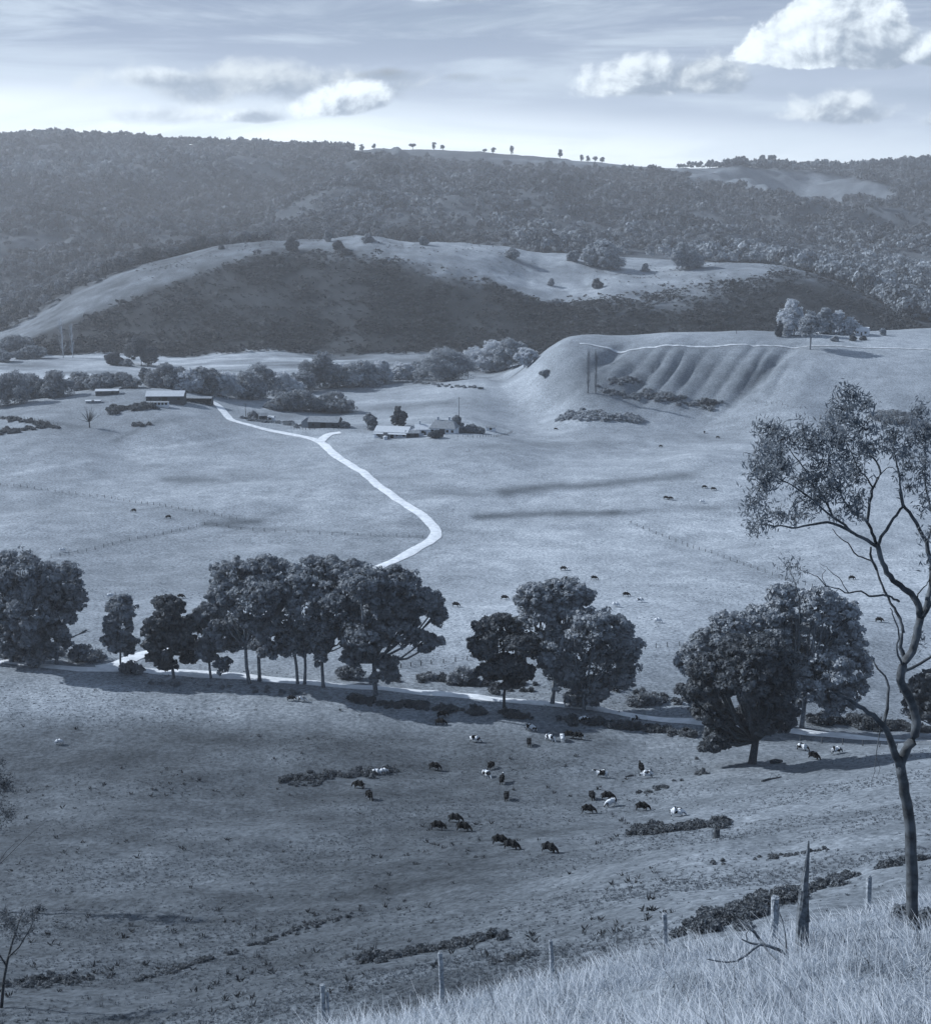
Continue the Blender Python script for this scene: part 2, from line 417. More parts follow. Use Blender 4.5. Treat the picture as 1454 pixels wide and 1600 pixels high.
for (a0, b0, a1, b1, hw_, k_) in ((790,768,1070,742,7,.55),(750,808,960,800,6,.6),(960,800,1150,790,5,.35),(330,818,400,815,5,.5),(700,770,790,772,7,.3),(430,650,700,630,5,.3),(260,750,330,748,4,.3),(-20,745,140,720,2.6,-.3),(215,702,370,684,2.4,-.35),(0,757,370,812,2,.22),(320,820,660,841,2,.3),(320,820,80,872,2,.18),(990,818,1290,926,2,.15),(60,655,130,668,4,.3),(180,690,250,655,3,.3),(690,830,900,850,4,.12),(820,900,1150,930,5,.1),(700,700,1000,690,4,.15),(120,790,260,800,5,.12),(880,665,1250,700,4,.15),(380,640,700,622,3,-.2)):  # shadow streaks of the rolling field painted as dark tone, beside worn paths
    t_ = np.clip(((PX-a0)*(a1-a0)+(PY-b0)*(b1-b0))/((a1-a0)**2+(b1-b0)**2), 0, 1)
    dd_ = np.hypot((PX-a0-t_*(a1-a0))/3, PY-b0-t_*(b1-b0)+5*fbm(xg/30, yg/30, 2)); tone = tone*(1-k_*np.exp(-(dd_/hw_)**2)*(yg > 290)*(yg < 900))
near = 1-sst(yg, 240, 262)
nl = .092+.04*fbm(xg/22+9, yg/10, 4)+.03*fbm(xg/6, yg/2.5, 3)+.075*sst(xg/np.maximum(yg, 1), -.02, .22)  # right slope lightened: its sunlit look is painted into the pasture tone
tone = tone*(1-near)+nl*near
kn = 1-sst(yg, 42, 60); tone = tone*(1-kn)+.26*kn
floor = sst(yg, 860, 930)*(1-sst(yg, 1140, 1175))*(1-sst(xg, 60, 110)); tone += floor*(.03-.10*sst(PX, 330, 560)+.2*fbm(xg/50, yg/16, 3))
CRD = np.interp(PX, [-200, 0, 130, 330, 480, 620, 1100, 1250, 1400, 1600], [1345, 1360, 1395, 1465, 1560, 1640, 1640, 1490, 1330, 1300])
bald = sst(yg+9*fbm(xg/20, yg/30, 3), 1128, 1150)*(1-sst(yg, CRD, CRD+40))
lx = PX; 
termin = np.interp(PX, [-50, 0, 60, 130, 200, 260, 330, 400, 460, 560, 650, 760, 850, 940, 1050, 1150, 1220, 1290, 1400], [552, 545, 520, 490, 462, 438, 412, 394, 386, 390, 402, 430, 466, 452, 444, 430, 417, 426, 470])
dk = sst(PY+15*fbm(xg/34, yg/40, 4)+12*fbm(xg/7, yg/9, 3)*sst(PX, 380, 500), termin-8, termin+12+38*sst(PX, 850, 1000)*(1-sst(PX, 1160, 1240))+14*sst(PX, 330, 450))  # dark bracken tone plus painted shade, cut off at the sunlit flank's terminator
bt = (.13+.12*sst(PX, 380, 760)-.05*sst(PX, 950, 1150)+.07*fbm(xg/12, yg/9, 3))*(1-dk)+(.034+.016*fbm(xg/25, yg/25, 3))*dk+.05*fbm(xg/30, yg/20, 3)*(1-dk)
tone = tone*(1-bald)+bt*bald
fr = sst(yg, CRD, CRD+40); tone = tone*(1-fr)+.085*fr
clear = np.zeros_like(tone)
for poly in (((1000,262),(1160,262),(1290,272),(1400,292),(1390,310),(1250,318),(1190,300),(1060,275)), ((560,240),(980,254),(1010,262),(900,256),(700,244))):
    clear = np.maximum(clear, inpoly(PX, PY, poly)*1.0)
tone = np.where((clear > 0) & (yg > 1700), .135+.05*fbm(xg/60, yg/60, 3), tone)
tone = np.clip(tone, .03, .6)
gv = np.stack([xg, yg, zg], -1).reshape(-1, 3)
ii = (np.arange(NS-1)[:, None]*NU+np.arange(NU-1)[None, :]).ravel()
gf = np.stack([ii, ii+1, ii+NU+1, ii+NU], -1)
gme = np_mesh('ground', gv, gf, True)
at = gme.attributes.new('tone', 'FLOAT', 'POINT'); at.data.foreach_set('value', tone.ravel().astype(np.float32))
gm = bpy.data.materials.new('ground'); gm.use_nodes = True; t = gm.node_tree; h = NG(t)
b = t.nodes['Principled BSDF']; b.inputs['Roughness'].default_value = 1.0; b.inputs['Specular IOR Level'].default_value = .05
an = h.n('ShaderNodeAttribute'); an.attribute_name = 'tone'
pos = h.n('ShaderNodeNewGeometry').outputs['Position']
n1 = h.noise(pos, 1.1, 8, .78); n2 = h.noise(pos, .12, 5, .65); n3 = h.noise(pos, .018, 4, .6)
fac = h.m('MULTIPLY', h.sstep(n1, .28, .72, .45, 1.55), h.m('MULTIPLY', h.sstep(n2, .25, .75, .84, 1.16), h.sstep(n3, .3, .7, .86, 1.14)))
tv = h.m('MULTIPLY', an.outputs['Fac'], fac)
cmb = h.n('ShaderNodeCombineColor')
for k, (a_, b_) in enumerate(((.60, .25), (.765, .14), (.98, 0))):
    t.links.new(h.m('MULTIPLY', tv, h.m('ADD', h.m('MULTIPLY', tv, b_), a_)), cmb.inputs[k])
t.links.new(cmb.outputs[0], b.inputs['Base Color'])
bp = h.n('ShaderNodeBump'); bp.inputs['Strength'].default_value = .8; bp.inputs['Distance'].default_value = .35
t.links.new(h.m('ADD', h.m('MULTIPLY', n1, .35), n2), bp.inputs['Height']); t.links.new(bp.outputs[0], b.inputs['Normal'])
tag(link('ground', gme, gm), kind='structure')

# ---------------------------------------------------------------- roads
def smooth_path(pts, step):
    pts = [Vector(p).to_3d() for p in pts]; o = []
    P = [pts[0]*2-pts[1]]+pts+[pts[-1]*2-pts[-2]]
    for i in range(1, len(P)-2):
        n = max(2, int((P[i+1]-P[i]).length/step))
        for k in range(n):
            f = k/n; o.append(.5*((2*P[i])+(P[i+1]-P[i-1])*f+(2*P[i-1]-5*P[i]+4*P[i+1]-P[i+2])*f*f+(3*P[i]-P[i-1]-3*P[i+1]+P[i+2])*f**3))
    o.append(pts[-1]); return o
roadm = mat('pale gravel', .58, .14, .45, .95, .3)
def road(name, pix, wid, lift=.12, m=roadm, nw=5, step=1.5, ws=None):
    pts = [hit(*p) for p in pix]
    for p in pts: p.z = 0
    c = smooth_path(pts, step); vs = []; fs = []
    for i, p in enumerate(c):
        d = (c[min(i+1, len(c)-1)]-c[max(i-1, 0)]).normalized(); s = Vector((-d.y, d.x, 0))
        w = (np.interp(p.x, *ws) if ws else wid)*(1+.22*float(vnoise(np.array(p.x/9), np.array(p.y/9))))
        for k in range(nw):
            q = p+s*((k/(nw-1)-.5)*w+.25*float(vnoise(np.array(p.x/3), np.array(p.y/3+k)))); vs.append((q.x, q.y, float(Hs(q.x, q.y))+lift-(.1 if k in (0, nw-1) else 0)))
    for i in range(len(c)-1):
        for k in range(nw-1): a = i*nw+k; fs.append((a, a+nw, a+nw+1, a+1))
    return tag(link(name, np_mesh(name, vs, fs, True), m), kind='structure')
road('valley_road', [(-120,1026),(-40,1032),(60,1040),(150,1046),(240,1049),(380,1057),(470,1066),(560,1074),(680,1084),(780,1094),(880,1102),(960,1113),(1060,1126),(1150,1136),(1250,1144),(1330,1152),(1420,1158),(1520,1166)], 4.2, .16, ws=((-90, -62, -30, 0, 40, 62, 85, 100), (3.8, 4.6, 3.6, 3.1, 3.0, 3.6, 5.4, 4.2)))
road('farm_track', [(150,1044),(185,1038),(225,1022),(290,1005),(350,988),(430,955),(520,918),(607,880),(640,864),(668,848),(681,834),(672,818),(645,796),(600,765),(555,732),(520,708),(498,690),(455,679),(400,667),(364,657),(350,644),(338,631),(328,626)], 4.6, .22)
road('farm_track_branch', [(500,691),(506,684),(514,679),(524,677),(532,676)], 5, .27)
road('terrace_track', [(905,537),(1180,541),(1560,551)], 2.6, .35, m=mat('dusty track', .4, .35, .3, .95, .3))

# ---------------------------------------------------------------- foliage helpers
def quads_to_mesh(name, V4, tone_=None, m=None):
    n = len(V4); me = np_mesh(name, V4.reshape(-1, 3), np.arange(n*4).reshape(n, 4))
    if tone_ is not None:
        a = me.attributes.new('tone', 'FLOAT', 'POINT'); a.data.foreach_set('value', np.repeat(tone_, 4).astype(np.float32))
    if m: me.materials.append(m)
    return me
def unit(v): return v/np.maximum(np.linalg.norm(v, axis=-1, keepdims=True), 1e-9)
def diamonds(c, nrm, size, asp, rg, hang=0.0):
    """small leaf-shaped faces at c, facing nrm"""
    n = len(c); r = unit(rg.normal(size=(n, 3)))
    if hang: r = unit(r*(1-hang)+np.array([0, 0, -1.])*hang)
    a = unit(np.cross(nrm, r)); b_ = unit(np.cross(a, nrm))
    size = np.broadcast_to(size, (n,))[:, None]; w = size*asp
    return np.stack([c-b_*size, c+a*w-b_*size*.1, c+b_*size, c-a*w+b_*size*.15], 1)
def crown_faces(blobs, rg, leaf=.45, clump=.24, dens=1.0, per=38, sag=.35, noise_n=.4):
    out = []
    for (x, y, z, rx, ry, rz) in blobs:
        rm = (rx*ry*rz)**(1/3); cr_ = max(clump*rm, leaf*1.6)
        area = 4*math.pi*rm*rm; m_ = max(7, int(area/(cr_*cr_*2.0)*dens))
        d = unit(rg.normal(size=(m_, 3)))
        d[:, 2] = np.where((d[:, 2] < -sag) & (rg.random(m_) < .6), -d[:, 2], d[:, 2])
        rr = rg.uniform(.6, 1.0, (m_, 1))+(rg.random((m_, 1)) < .14)*.2; cc = np.array([x, y, z])+d*np.array([rx, ry, rz])*rr
        k = rg.uniform(.6, 1.35, m_)*cr_
        L = np.repeat(cc, per, 0); kk = np.repeat(k, per)[:, None]
        e = unit(rg.normal(size=(len(L), 3))+np.repeat(d, per, 0)*.35+np.array([0, 0, .35]))
        p = L+e*kk*rg.uniform(.55, 1.05, (len(L), 1))*np.array([1.1, 1.1, .8])
        nn = unit(e+rg.normal(size=e.shape)*noise_n)
        out.append(diamonds(p, nn, leaf*rg.uniform(.6, 1.3, len(L)), .55, rg))
    return np.concatenate(out)
M_dark = leafmat('dark gum leaves', .25, .35, .5, .35)
M_mid = leafmat('grey green gum leaves', .31, .35, .5, .35)
M_mid2 = leafmat('dusty gum leaves', .33, .3, .5)
M_black = leafmat('very dark leaves', .115, .35, .6, .3)
M_will = leafmat('pale willow twigs', .55, .2, .5, .4)
M_thk = leafmat('thicket leaves', .12, .4, 1.2)
M_bush = leafmat('dark scrub leaves', .07, .35, 1.)
M_bark = mat('pale gum bark', .16, .45, 2.5, .85, .4)
M_dbark = mat('dark bark', .06, .4, 3, .9, .5)
M_gum = mat('gum bark mottled', .045, .4, 2.2, .85, .7, v2=.11)
def child_at(root, name, V4, m):
    o = link(name, quads_to_mesh(name, V4-np.array(root.location), None, m), None, root); return o
def tree(name, label, base, blobs, group=None, m=None, leaf=.42, bark=None, tr=.32, split=.35, cat='tree', trunks=1, per=38, dens=.85, clump=.22, seed=0, limb=True, dyk=.7, lean=0, upto=None, skirt=True):
    rg = np.random.default_rng(seed+int(base[0]*7+base[1])); rd_ = random.Random(seed+int(base[0]*3))
    B = hit(*base); B.z -= .15
    root = empty(name, B); tag(root, label, cat, group)
    sc = proj(B.x, B.y, B.z)[2]/F; loc = []
    for i, bl in enumerate(blobs):
        bx, by, rx, ry = bl[:4]; rx *= sc; ry *= sc*1.05
        dy = bl[4]*sc if len(bl) > 4 else rd_.uniform(-1, 1)*dyk*rx
        x, y, z = atD(bx, by, B.y+dy); loc.append((x, y, z, rx*.86, (rx+ry)*.43, ry*.86))
    main = list(loc); zlo = min(l[2]-l[5] for l in main)
    for (x, y, z, a_, b_, c_) in main:          # smaller clumps break up the outline
        for q in range(4):
            e = unit(rg.normal(size=3)*np.array([1, .8, 1.])); f = rg.uniform(.22, .42)
            loc.append((x+e[0]*a_*rg.uniform(.75, 1.12), y+e[1]*b_, z+e[2]*c_*rg.uniform(.75, 1.1), a_*f*1.3, b_*f*1.3, c_*f))
        if rg.random() < .3 and skirt:
            f = rg.uniform(.25, .4); loc.append((x+rg.uniform(-.8, .8)*a_, y+rg.uniform(-.5, .5)*b_, max(B.z+c_*f, zlo-rg.uniform(-.1, .3)*(zlo-B.z)), a_*f*1.3, b_*f, c_*f*1.1))
    child_at(root, 'crown', crown_faces(loc, rg, leaf, clump, dens, per), m or M_dark)
    mb = MB(); top = max(l[2]+l[5] for l in loc); Ht = top-B.z; bark = bark or M_bark
    for k in range(trunks):
        ox = (k-(trunks-1)/2)*tr*4.5; oy = rd_.uniform(-1, 1)*(trunks > 1)*1.5
        sp_ = Vector((B.x+ox*1.4+rd_.uniform(-.5, .5)+lean, B.y+oy, B.z+Ht*split*.85))
        b0 = Vector((B.x+ox, B.y+oy, B.z-.3)); mid = (b0+sp_)/2+Vector((rd_.uniform(-.3, .3), 0, 0))
        mb.tube([b0, b0.lerp(mid, .3), mid, sp_], [tr*1.35, tr*1.05, tr*.95, tr*.85], 8)
        mine = [l for i, l in enumerate(loc) if i % trunks == k] if limb else []
        for l in (mine if trunks > 1 else main+loc[len(main)::3]):
            c = Vector(l[:3]); c.z = max(c.z, sp_.z+.3); q = sp_.lerp(c, .5)+Vector((rd_.uniform(-.8, .8), rd_.uniform(-.8, .8), -.12*(c-sp_).length))
            mb.tube([sp_, q, c, c+Vector((rd_.uniform(-.3, .3)*l[3], rd_.uniform(-.3, .3)*l[3], l[5]*.4))], [tr*.62, tr*.45, tr*.25, tr*.08], 6)
            for w in range(4):
                e = Vector((rd_.uniform(-1, 1)*l[3], rd_.uniform(-1, 1)*l[4], rd_.uniform(-.2, .9)*l[5]))
                mb.tube([q.lerp(c, .5), c+e*.45, c+e*.95], [tr*.25, tr*.16, tr*.05], 5)
    for v in range(len(mb.v)): mb.v[v] = tuple(Vector(mb.v[v])-root.location)
    mb.build('trunk', bark, root, smooth=True)
    return root

# ---------------------------------------------------------------- gum trees along the valley road
GR = 'gum trees along the valley road'
tree('gum_tree', 'broad dark gum tree cut by the left edge of the photo above the road', (25,1036), [(32,898,44,36),(5,935,45,42),(45,960,42,40),(5,1000,42,32),(48,1003,30,24)], GR, M_dark, tr=.5, trunks=2)
tree('gum_tree', 'dark gum tree with its crown reaching right toward the small slim tree', (88,1038), [(95,908,38,30),(112,938,24,24),(88,965,34,32),(78,1000,34,26),(62,925,34,36)], GR, M_dark, tr=.45)
tree('gum_tree', 'small slim gum tree standing alone by the road fork', (190,1050), [(188,952,25,19),(185,978,24,24),(192,1006,20,18),(180,1000,18,16)], GR, M_dark, tr=.25, leaf=.38)
tree('gum_tree', 'medium dark gum with a peaked top right of the road fork', (272,1060), [(264,953,26,22),(244,985,26,24),(286,988,30,26),(258,1015,34,20),(296,1018,20,16)], GR, M_black, tr=.35)
tree('gum_tree', 'lower thin gum tree between the peaked gum and the tall clump', (330,1060), [(326,962,28,18),(344,995,26,28),(322,1015,20,18)], GR, M_dark, tr=.3)
tree('gum_tree', 'tall broad gum tree at the left of the big roadside clump', (398,1066), [(372,905,46,30),(418,895,42,26),(402,945,48,38),(372,985,28,30),(425,990,34,36),(350,930,28,22)], GR, M_dark, tr=.42, trunks=2)
tree('gum_tree', 'tall gum tree in the middle of the big clump, grey trunks showing', (470,1070), [(468,912,36,30),(480,955,38,40),(455,1000,28,34),(498,1000,26,30)], GR, M_mid, tr=.36, trunks=2)
tree('gum_tree', 'tallest gum tree of the big clump, its top level with the track bend', (505,1074), [(512,888,36,18),(548,898,38,24),(528,940,38,40),(506,985,24,30),(545,985,26,30)], GR, M_dark, tr=.4)
tree('gum_tree', 'wide spreading gum at the right end of the big clump with a long side bough', (587,1086), [(575,912,46,28),(622,916,38,28),(600,952,52,34),(664,946,30,20),(684,960,12,16),(662,1002,24,16),(572,990,34,30),(620,990,36,26),(556,1025,24,16)], GR, M_dark, tr=.55, split=.3)
tree('gum_tree', 'small round tree with a bare dark trunk in front of the road', (787,1106), [(781,986,42,26),(754,1010,26,20),(812,1012,32,22),(786,1040,38,18),(760,1052,20,14),(812,1052,18,12)], GR, M_black, tr=.32, split=.38, bark=M_dbark)
tree('gum_tree', 'tall gum tree rising behind the round tree with a bare dark trunk', (862,1100), [(850,934,42,22),(885,924,38,18),(905,935,18,14),(842,968,36,28),(880,965,40,30),(870,1010,40,28)], GR, M_mid, tr=.45)
tree('gum_tree', 'bushy gum tree with low skirts just right of the tall middle gum', (912,1112), [(928,978,46,26),(966,1006,34,24),(905,1010,48,34),(955,1042,44,32),(885,1050,38,28),(925,1075,34,20),(975,1060,20,18)], GR, M_mid, tr=.4, split=.22)
tree('gum_tree', 'rounded grey gum tree behind the very dark tree, left side', (1135,1128), [(1140,982,36,24),(1168,975,34,26),(1105,1010,32,26),(1140,1020,40,30),(1085,1040,24,26),(1105,1075,34,34)], GR, M_mid, tr=.38, split=.25)
tree('gum_tree', 'tall open gum tree behind the very dark tree, pale boughs showing', (1243,1135), [(1232,936,40,22),(1270,948,38,26),(1318,962,28,26),(1205,965,36,24),(1325,1000,30,28),(1262,1000,44,36),(1335,1045,28,34),(1285,1055,46,38),(1310,1090,30,20),(1240,1060,34,30),(1208,1000,30,24)], GR, M_mid2, tr=.45, trunks=2, dens=.72)
tree('oak_tree', 'very dark round tree with a short stout trunk on the paddock edge', (1174,1194), [(1150,1020,44,22),(1196,1016,40,22),(1108,1046,36,24),(1226,1040,26,28),(1155,1062,54,36),(1210,1080,36,34),(1098,1080,32,22),(1112,1115,34,20),(1190,1122,48,26),(1125,1150,34,16),(1225,1120,22,20),(1175,1050,40,34),(1112,1166,20,8)], None, M_black, tr=.75, split=.22, leaf=.36, per=46, bark=M_dbark, skirt=False)
tree('gum_tree', 'dark bushy tree cut by the right edge of the photo beside the road', (1462,1156), [(1442,1078,26,20),(1465,1070,26,22),(1432,1105,24,22),(1466,1112,28,26)], GR, M_black, tr=.3, split=.2)
# ---------------------------------------------------------------- roadside scrub
def bush(name, label, base, hw, hh, group=None, m=None, leaf=.25, cat='shrub', n=None, per=26, depth=None, seed=1):
    """low spreading shrub or thicket: several mounds standing on the ground, base px, half width px, height px"""
    B = hit(*base); sc = proj(B.x, B.y, B.z)[2]/F; rg = np.random.default_rng(int(base[0]*11+base[1])+seed)
    w = hw*sc; hgt = hh*sc*1.06; depth = depth or min(w*.7, 4.5); n = n or max(3, int(w/hgt*2.2)); bl = []
    for i in range(n):
        t_ = (i+.5)/n*2-1; e = math.sqrt(max(.12, 1-t_*t_*.85))
        x = B.x+t_*w*.85+rg.uniform(-.1, .1)*w; y = B.y+rg.uniform(-.5, .5)*depth*e
        rz = hgt*e*rg.uniform(.4, .58); rx = max(w/n*1.5, rz*.9)
        bl.append((x, y, float(Hs(x, y))+rz*.75, rx, min(depth, rx)*.9, rz))
    root = empty(name, B); tag(root, label, cat, group)
    V4 = crown_faces(bl, rg, leaf, .32, .9, per); child_at(root, 'foliage', V4, m or M_bush)
    mb = MB(); rd_ = random.Random(int(B.x*10))
    mb.tube([(0, 0, -.3), (0, 0, .25*hgt)], [.14, .1], 6)
    for b_ in bl:
        for k in range(2):
            p = Vector((B.x, B.y, B.z)); q = Vector((b_[0]+rd_.uniform(-.6, .6)*b_[3], b_[1]+rd_.uniform(-.5, .5)*b_[4], b_[2]+b_[5]*.7))
            mb.tube([p-B, (p.lerp(q, .5)-B)+Vector((.1, 0, 0)), q-B], [.07, .05, .02], 5)
    mb.build('stem', M_dbark, root)
    return root
RS = 'roadside scrub'
def strip(name, label, pix, dep, hgt, group=None, m=None, n=60, leaf=.25, per=22, cat='thicket', jit=.8):
    """long narrow thicket following the ground"""
    if m is M_thk: hgt *= .72; jit = 1.05; n = int(n*1.25)
    pts = [hit(*p) for p in pix]; B = pts[0].lerp(pts[-1], .5); B.z = float(Hs(B.x, B.y))
    rg = np.random.default_rng(int(pix[0][0]*13+pix[0][1])); bl = []
    for p in pts: p.z = 0
    c = smooth_path(pts, 1.0); st = []
    for i in range(n):
        p = c[int(rg.random()*(len(c)-1))]; f = rg.uniform(.45, 1.15)
        if float(vnoise(np.array(p.x/(hgt*3.)), np.array(p.y/(hgt*3.)+i*.0))) < -.22: continue
        x = p.x+rg.normal()*dep*jit; y = p.y+rg.normal()*dep*jit*1.2; r = hgt*.5*f*rg.uniform(.3, 1.0)
        bl.append((x, y, float(Hs(x, y))+r*.55, r*1.5, r*1.4, r)); st.append((x, y, r))
    V4 = crown_faces(bl, rg, leaf, .45, .7, per, noise_n=.8)
    # upright ragged shoots, and stragglers round the edge
    sx = np.array(st); k = rg.integers(0, len(sx), len(sx)*14); q = sx[k]; ns = len(q)
    xx_ = q[:, 0]+rg.normal(size=ns)*q[:, 2]*1.5; yy_ = q[:, 1]+rg.normal(size=ns)*q[:, 2]*1.5; hh_ = q[:, 2]*rg.uniform(.5, 2.6, ns)*np.exp(-((xx_-q[:, 0])**2+(yy_-q[:, 1])**2)/(q[:, 2]*3)**2)
    zz_ = Hs(xx_, yy_)+hh_*rg.uniform(.4, .9, ns)
    up = unit(rg.normal(size=(ns, 3))*.5+np.array([0, 0, 1.])); nn = unit(np.cross(up, rg.normal(size=(ns, 3))))
    a_ = unit(np.cross(nn, up)); c_ = np.stack([xx_, yy_, zz_], -1); s_ = (np.maximum(hh_*.32, leaf*.7))[:, None]; w_ = leaf*.32
    V4 = np.concatenate([V4, np.stack([c_-up*s_, c_+a_*w_, c_+up*s_, c_-a_*w_], 1)])
    o = link(name, quads_to_mesh(name, V4-np.array(B), None, m or M_bush), None, None, B); return tag(o, label, cat, group)
strip('scrub', 'dark scrub strip below the road left of the round tree with a bare trunk', [(540,1092),(600,1100),(690,1108),(765,1115)], 1.1, 1.3, RS, M_black, 130, .24)
strip('scrub', 'dark scrub strip along the road between the round tree and the very dark tree', [(790,1117),(860,1123),(930,1131),(1010,1140),(1085,1150)], 1.1, 1.4, RS, M_black, 150, .24)
strip('scrub', 'dark scrub band above the road behind the middle gum trees', [(640,1062),(720,1068),(800,1074),(1000,1088),(1060,1098)], 2.6, 1.6, RS, M_black, 70, .3)
strip('scrub', 'dark scrub band above the road below the big left clump', [(20,1024),(100,1026),(160,1032)], 2.4, 3.2, RS, M_dark, 50, .32)
strip('scrub', 'thin scrub line on the lower side of the road under the big clump', [(210,1068),(300,1071),(400,1079),(500,1088)], .9, .8, RS, M_dark, 45, .2)
strip('scrub', 'dark scrub above the pale road bend at the right', [(1270,1128),(1330,1132),(1400,1138),(1440,1142)], 1.6, 2.4, RS, M_black, 50, .28)
bush('shrub', 'round dark shrub at the foot of the small slim gum tree', (205,1052), 18, 20, RS, M_dark)
bush('shrub', 'grey round shrub above the road left of the round tree', (722,1068), 20, 28, RS, M_mid)
bush('shrub', 'small shrub above the road, between the big clump and the grey round shrub', (672,1062), 12, 12, RS, M_mid)
bush('shrub', 'dark shrub under the spreading gum, right of its trunk', (545,1060), 22, 24, RS, M_dark)
bush('shrub', 'shrub on the road bank below the bushy gum', (1005,1100), 28, 18, RS, M_dark)

# ---------------------------------------------------------------- scrub in the near paddock
strip('thicket', 'dark reedy thicket with two white animals in it, left of the cattle', [(442,1218),(500,1214),(560,1210),(625,1204)], 1.1, 1.5, 'thickets in the paddock', M_thk, 75, .2)
strip('thicket', 'low dark tuft line just under the reedy thicket', [(455,1226),(500,1225),(535,1224)], .6, .6, 'thickets in the paddock', M_thk, 26, .16)
strip('thicket', 'rounded dark bramble thicket behind the charred stump', [(1000,1303),(1040,1300),(1090,1294),(1140,1284)], 1.0, 1.9, 'thickets in the paddock', M_thk, 80, .18, 26)
strip('thicket', 'leafy gully thicket running behind the tall broken stump', [(1095,1455),(1150,1432),(1200,1412),(1260,1392)], 1.0, 1.7, 'thickets in the gully', M_thk, 110, .13, 30)
strip('thicket', 'narrow gully thicket running right toward the tall thin gum trunk', [(1260,1392),(1320,1372),(1380,1356),(1440,1342)], .7, 1.1, 'thickets in the gully', M_thk, 80, .12, 26)
strip('thicket', 'dark gully thicket above the second fence post from the left', [(580,1500),(640,1492),(700,1480),(790,1462)], .8, 1.2, 'thickets in the gully', M_thk, 100, .12, 26)
strip('thicket', 'short dark thicket left of the third fence post from the left', [(775,1505),(810,1498),(835,1494)], .4, .5, 'thickets in the gully', M_thk, 24, .1)
strip('thicket', 'dark ditch scrub low in the left of the paddock', [(225,1530),(270,1518),(320,1502),(375,1486)], .45, .6, 'thickets in the gully', M_thk, 60, .12)
strip('thicket', 'thin scrub continuing up right from the ditch scrub', [(400,1476),(440,1462),(480,1448),(560,1430)], .6, .5, 'thickets in the gully', M_thk, 40, .12)
strip('thicket', 'low scrub line crossing the slope above the gully, left of the tall stump', [(1130,1350),(1180,1344),(1240,1336),(1300,1328)], .5, .5, 'thickets in the gully', M_thk, 40, .12)
strip('thicket', 'scrubby clump in the bottom left corner of the paddock', [(10,1545),(60,1538),(130,1530)], 1.2, .9, 'thickets in the gully', M_thk, 45, .13)
strip('thicket', 'dark line of scrub running down from the small stump by the very dark tree', [(1095,1208),(1060,1222),(1030,1232),(990,1240)], .7, .6, 'thickets in the paddock', M_thk, 40, .16)
strip('thicket', 'reedy scrub patch far out in the flat field below the terrace', [(880,652),(920,650),(960,653),(1000,657)], 3.5, 3.0, 'thickets in the paddock', M_mid2, 170, .5)
HS = 'scrub around the left hillock'
strip('thicket', 'dark scrub on the slope left of the white-walled lean-to', [(165,645),(195,640),(235,636)], 3.5, 3.2, HS, M_black, 90, .5)
strip('thicket', 'low dark hedge below the hillock scrub', [(185,663),(205,664),(228,664)], 1.5, 2., HS, M_black, 40, .45)
strip('thicket', 'dark bank scrub running in from the left edge under the hillock', [(-20,650),(20,656),(60,662),(92,668)], 1.5, 1.8, HS, M_black, 90, .45)
strip('thicket', 'dark patch of scrub low at the left edge below the bank scrub', [(-20,676),(20,674),(62,668)], 3.5, 1.6, HS, M_black, 90, .45)
strip('thicket', 'scattered scrub around the yards left of the barn', [(385,655),(420,660),(450,662),(470,668)], 2., 1.8, HS, M_dark, 50, .45)
TS = 'scrub on the terrace face'
strip('thicket', 'scrub line along the foot of the ribbed terrace face', [(945,612),(1000,618),(1060,624),(1120,633)], 3., 2.6, TS, M_dark, 110, .5)
strip('thicket', 'scrub at the foot of the terrace beside the bare poplar pair', [(935,604),(960,597),(1000,594)], 2., 2.4, TS, M_dark, 50, .5)
strip('thicket', 'thin scrub along the old fence line in the flat right of the farmstead', [(650,596),(700,604),(760,610)], 2., 1.4, TS, M_dark, 50, .5)

# ---------------------------------------------------------------- the tall thin gum in the foreground
GD = hit(1425, 1452).y
def gp(px, py, dy=0): return Vector(atD(px, py, GD+dy))
gumroot = empty('gum_tree', gp(1425, 1454)); gumroot.location.z = float(Hs(gumroot.location.x, gumroot.location.y))-.1
tag(gumroot, 'tall thin gum tree with a crooked forked trunk on the grassy knoll', 'tree')
G0 = gumroot.location.copy(); rq = random.Random(5)
tk = MB(); BR = []
def limb(pts, r0, r1, n=8, wob=.02):
    """pts (px, py, dy)"""
    P = [gp(*p) for p in pts]; o = []
    PP = [P[0]*2-P[1]]+P+[P[-1]*2-P[-2]]
    for i in range(1, len(PP)-2):
        for k in range(3):
            f = k/3; o.append(.5*((2*PP[i])+(PP[i+1]-PP[i-1])*f+(2*PP[i-1]-5*PP[i]+4*PP[i+1]-PP[i+2])*f*f+(3*PP[i]-PP[i-1]-3*PP[i+1]+PP[i+2])*f**3))
    o.append(P[-1]); N = len(o)
    o = [p+Vector((rq.uniform(-1, 1), rq.uniform(-1, 1), rq.uniform(-1, 1)))*wob*(1 if 0 < i < N-1 else 0) for i, p in enumerate(o)]
    tk.tube([p-G0 for p in o], [r0+(r1-r0)*i/(N-1) for i in range(N)], n, .18, rq); return o
limb([(1427,1462,0),(1425,1420,0),(1424,1350,0),(1420,1290,.1),(1413,1240,.1),(1406,1195,0)], .185, .14, 10)
limb([(1406,1200,0),(1414,1172,0),(1428,1150,0),(1430,1120,.1),(1420,1090,.1),(1406,1062,0),(1410,1040,0),(1424,1018,0),(1432,990,0),(1437,965,0)], .14, .11, 10)
limb([(1405,1198,0),(1396,1172,-.2),(1389,1150,-.3),(1372,1125,-.5),(1348,1108,-.6),(1327,1095,-.7),(1310,1086,-.8),(1295,1080,-.9)], .12, .02, 8)
limb([(1380,1135,-.4),(1387,1095,-.2),(1386,1065,0),(1372,1045,.1),(1362,1030,.3),(1350,1020,.4)], .05, .012, 6)
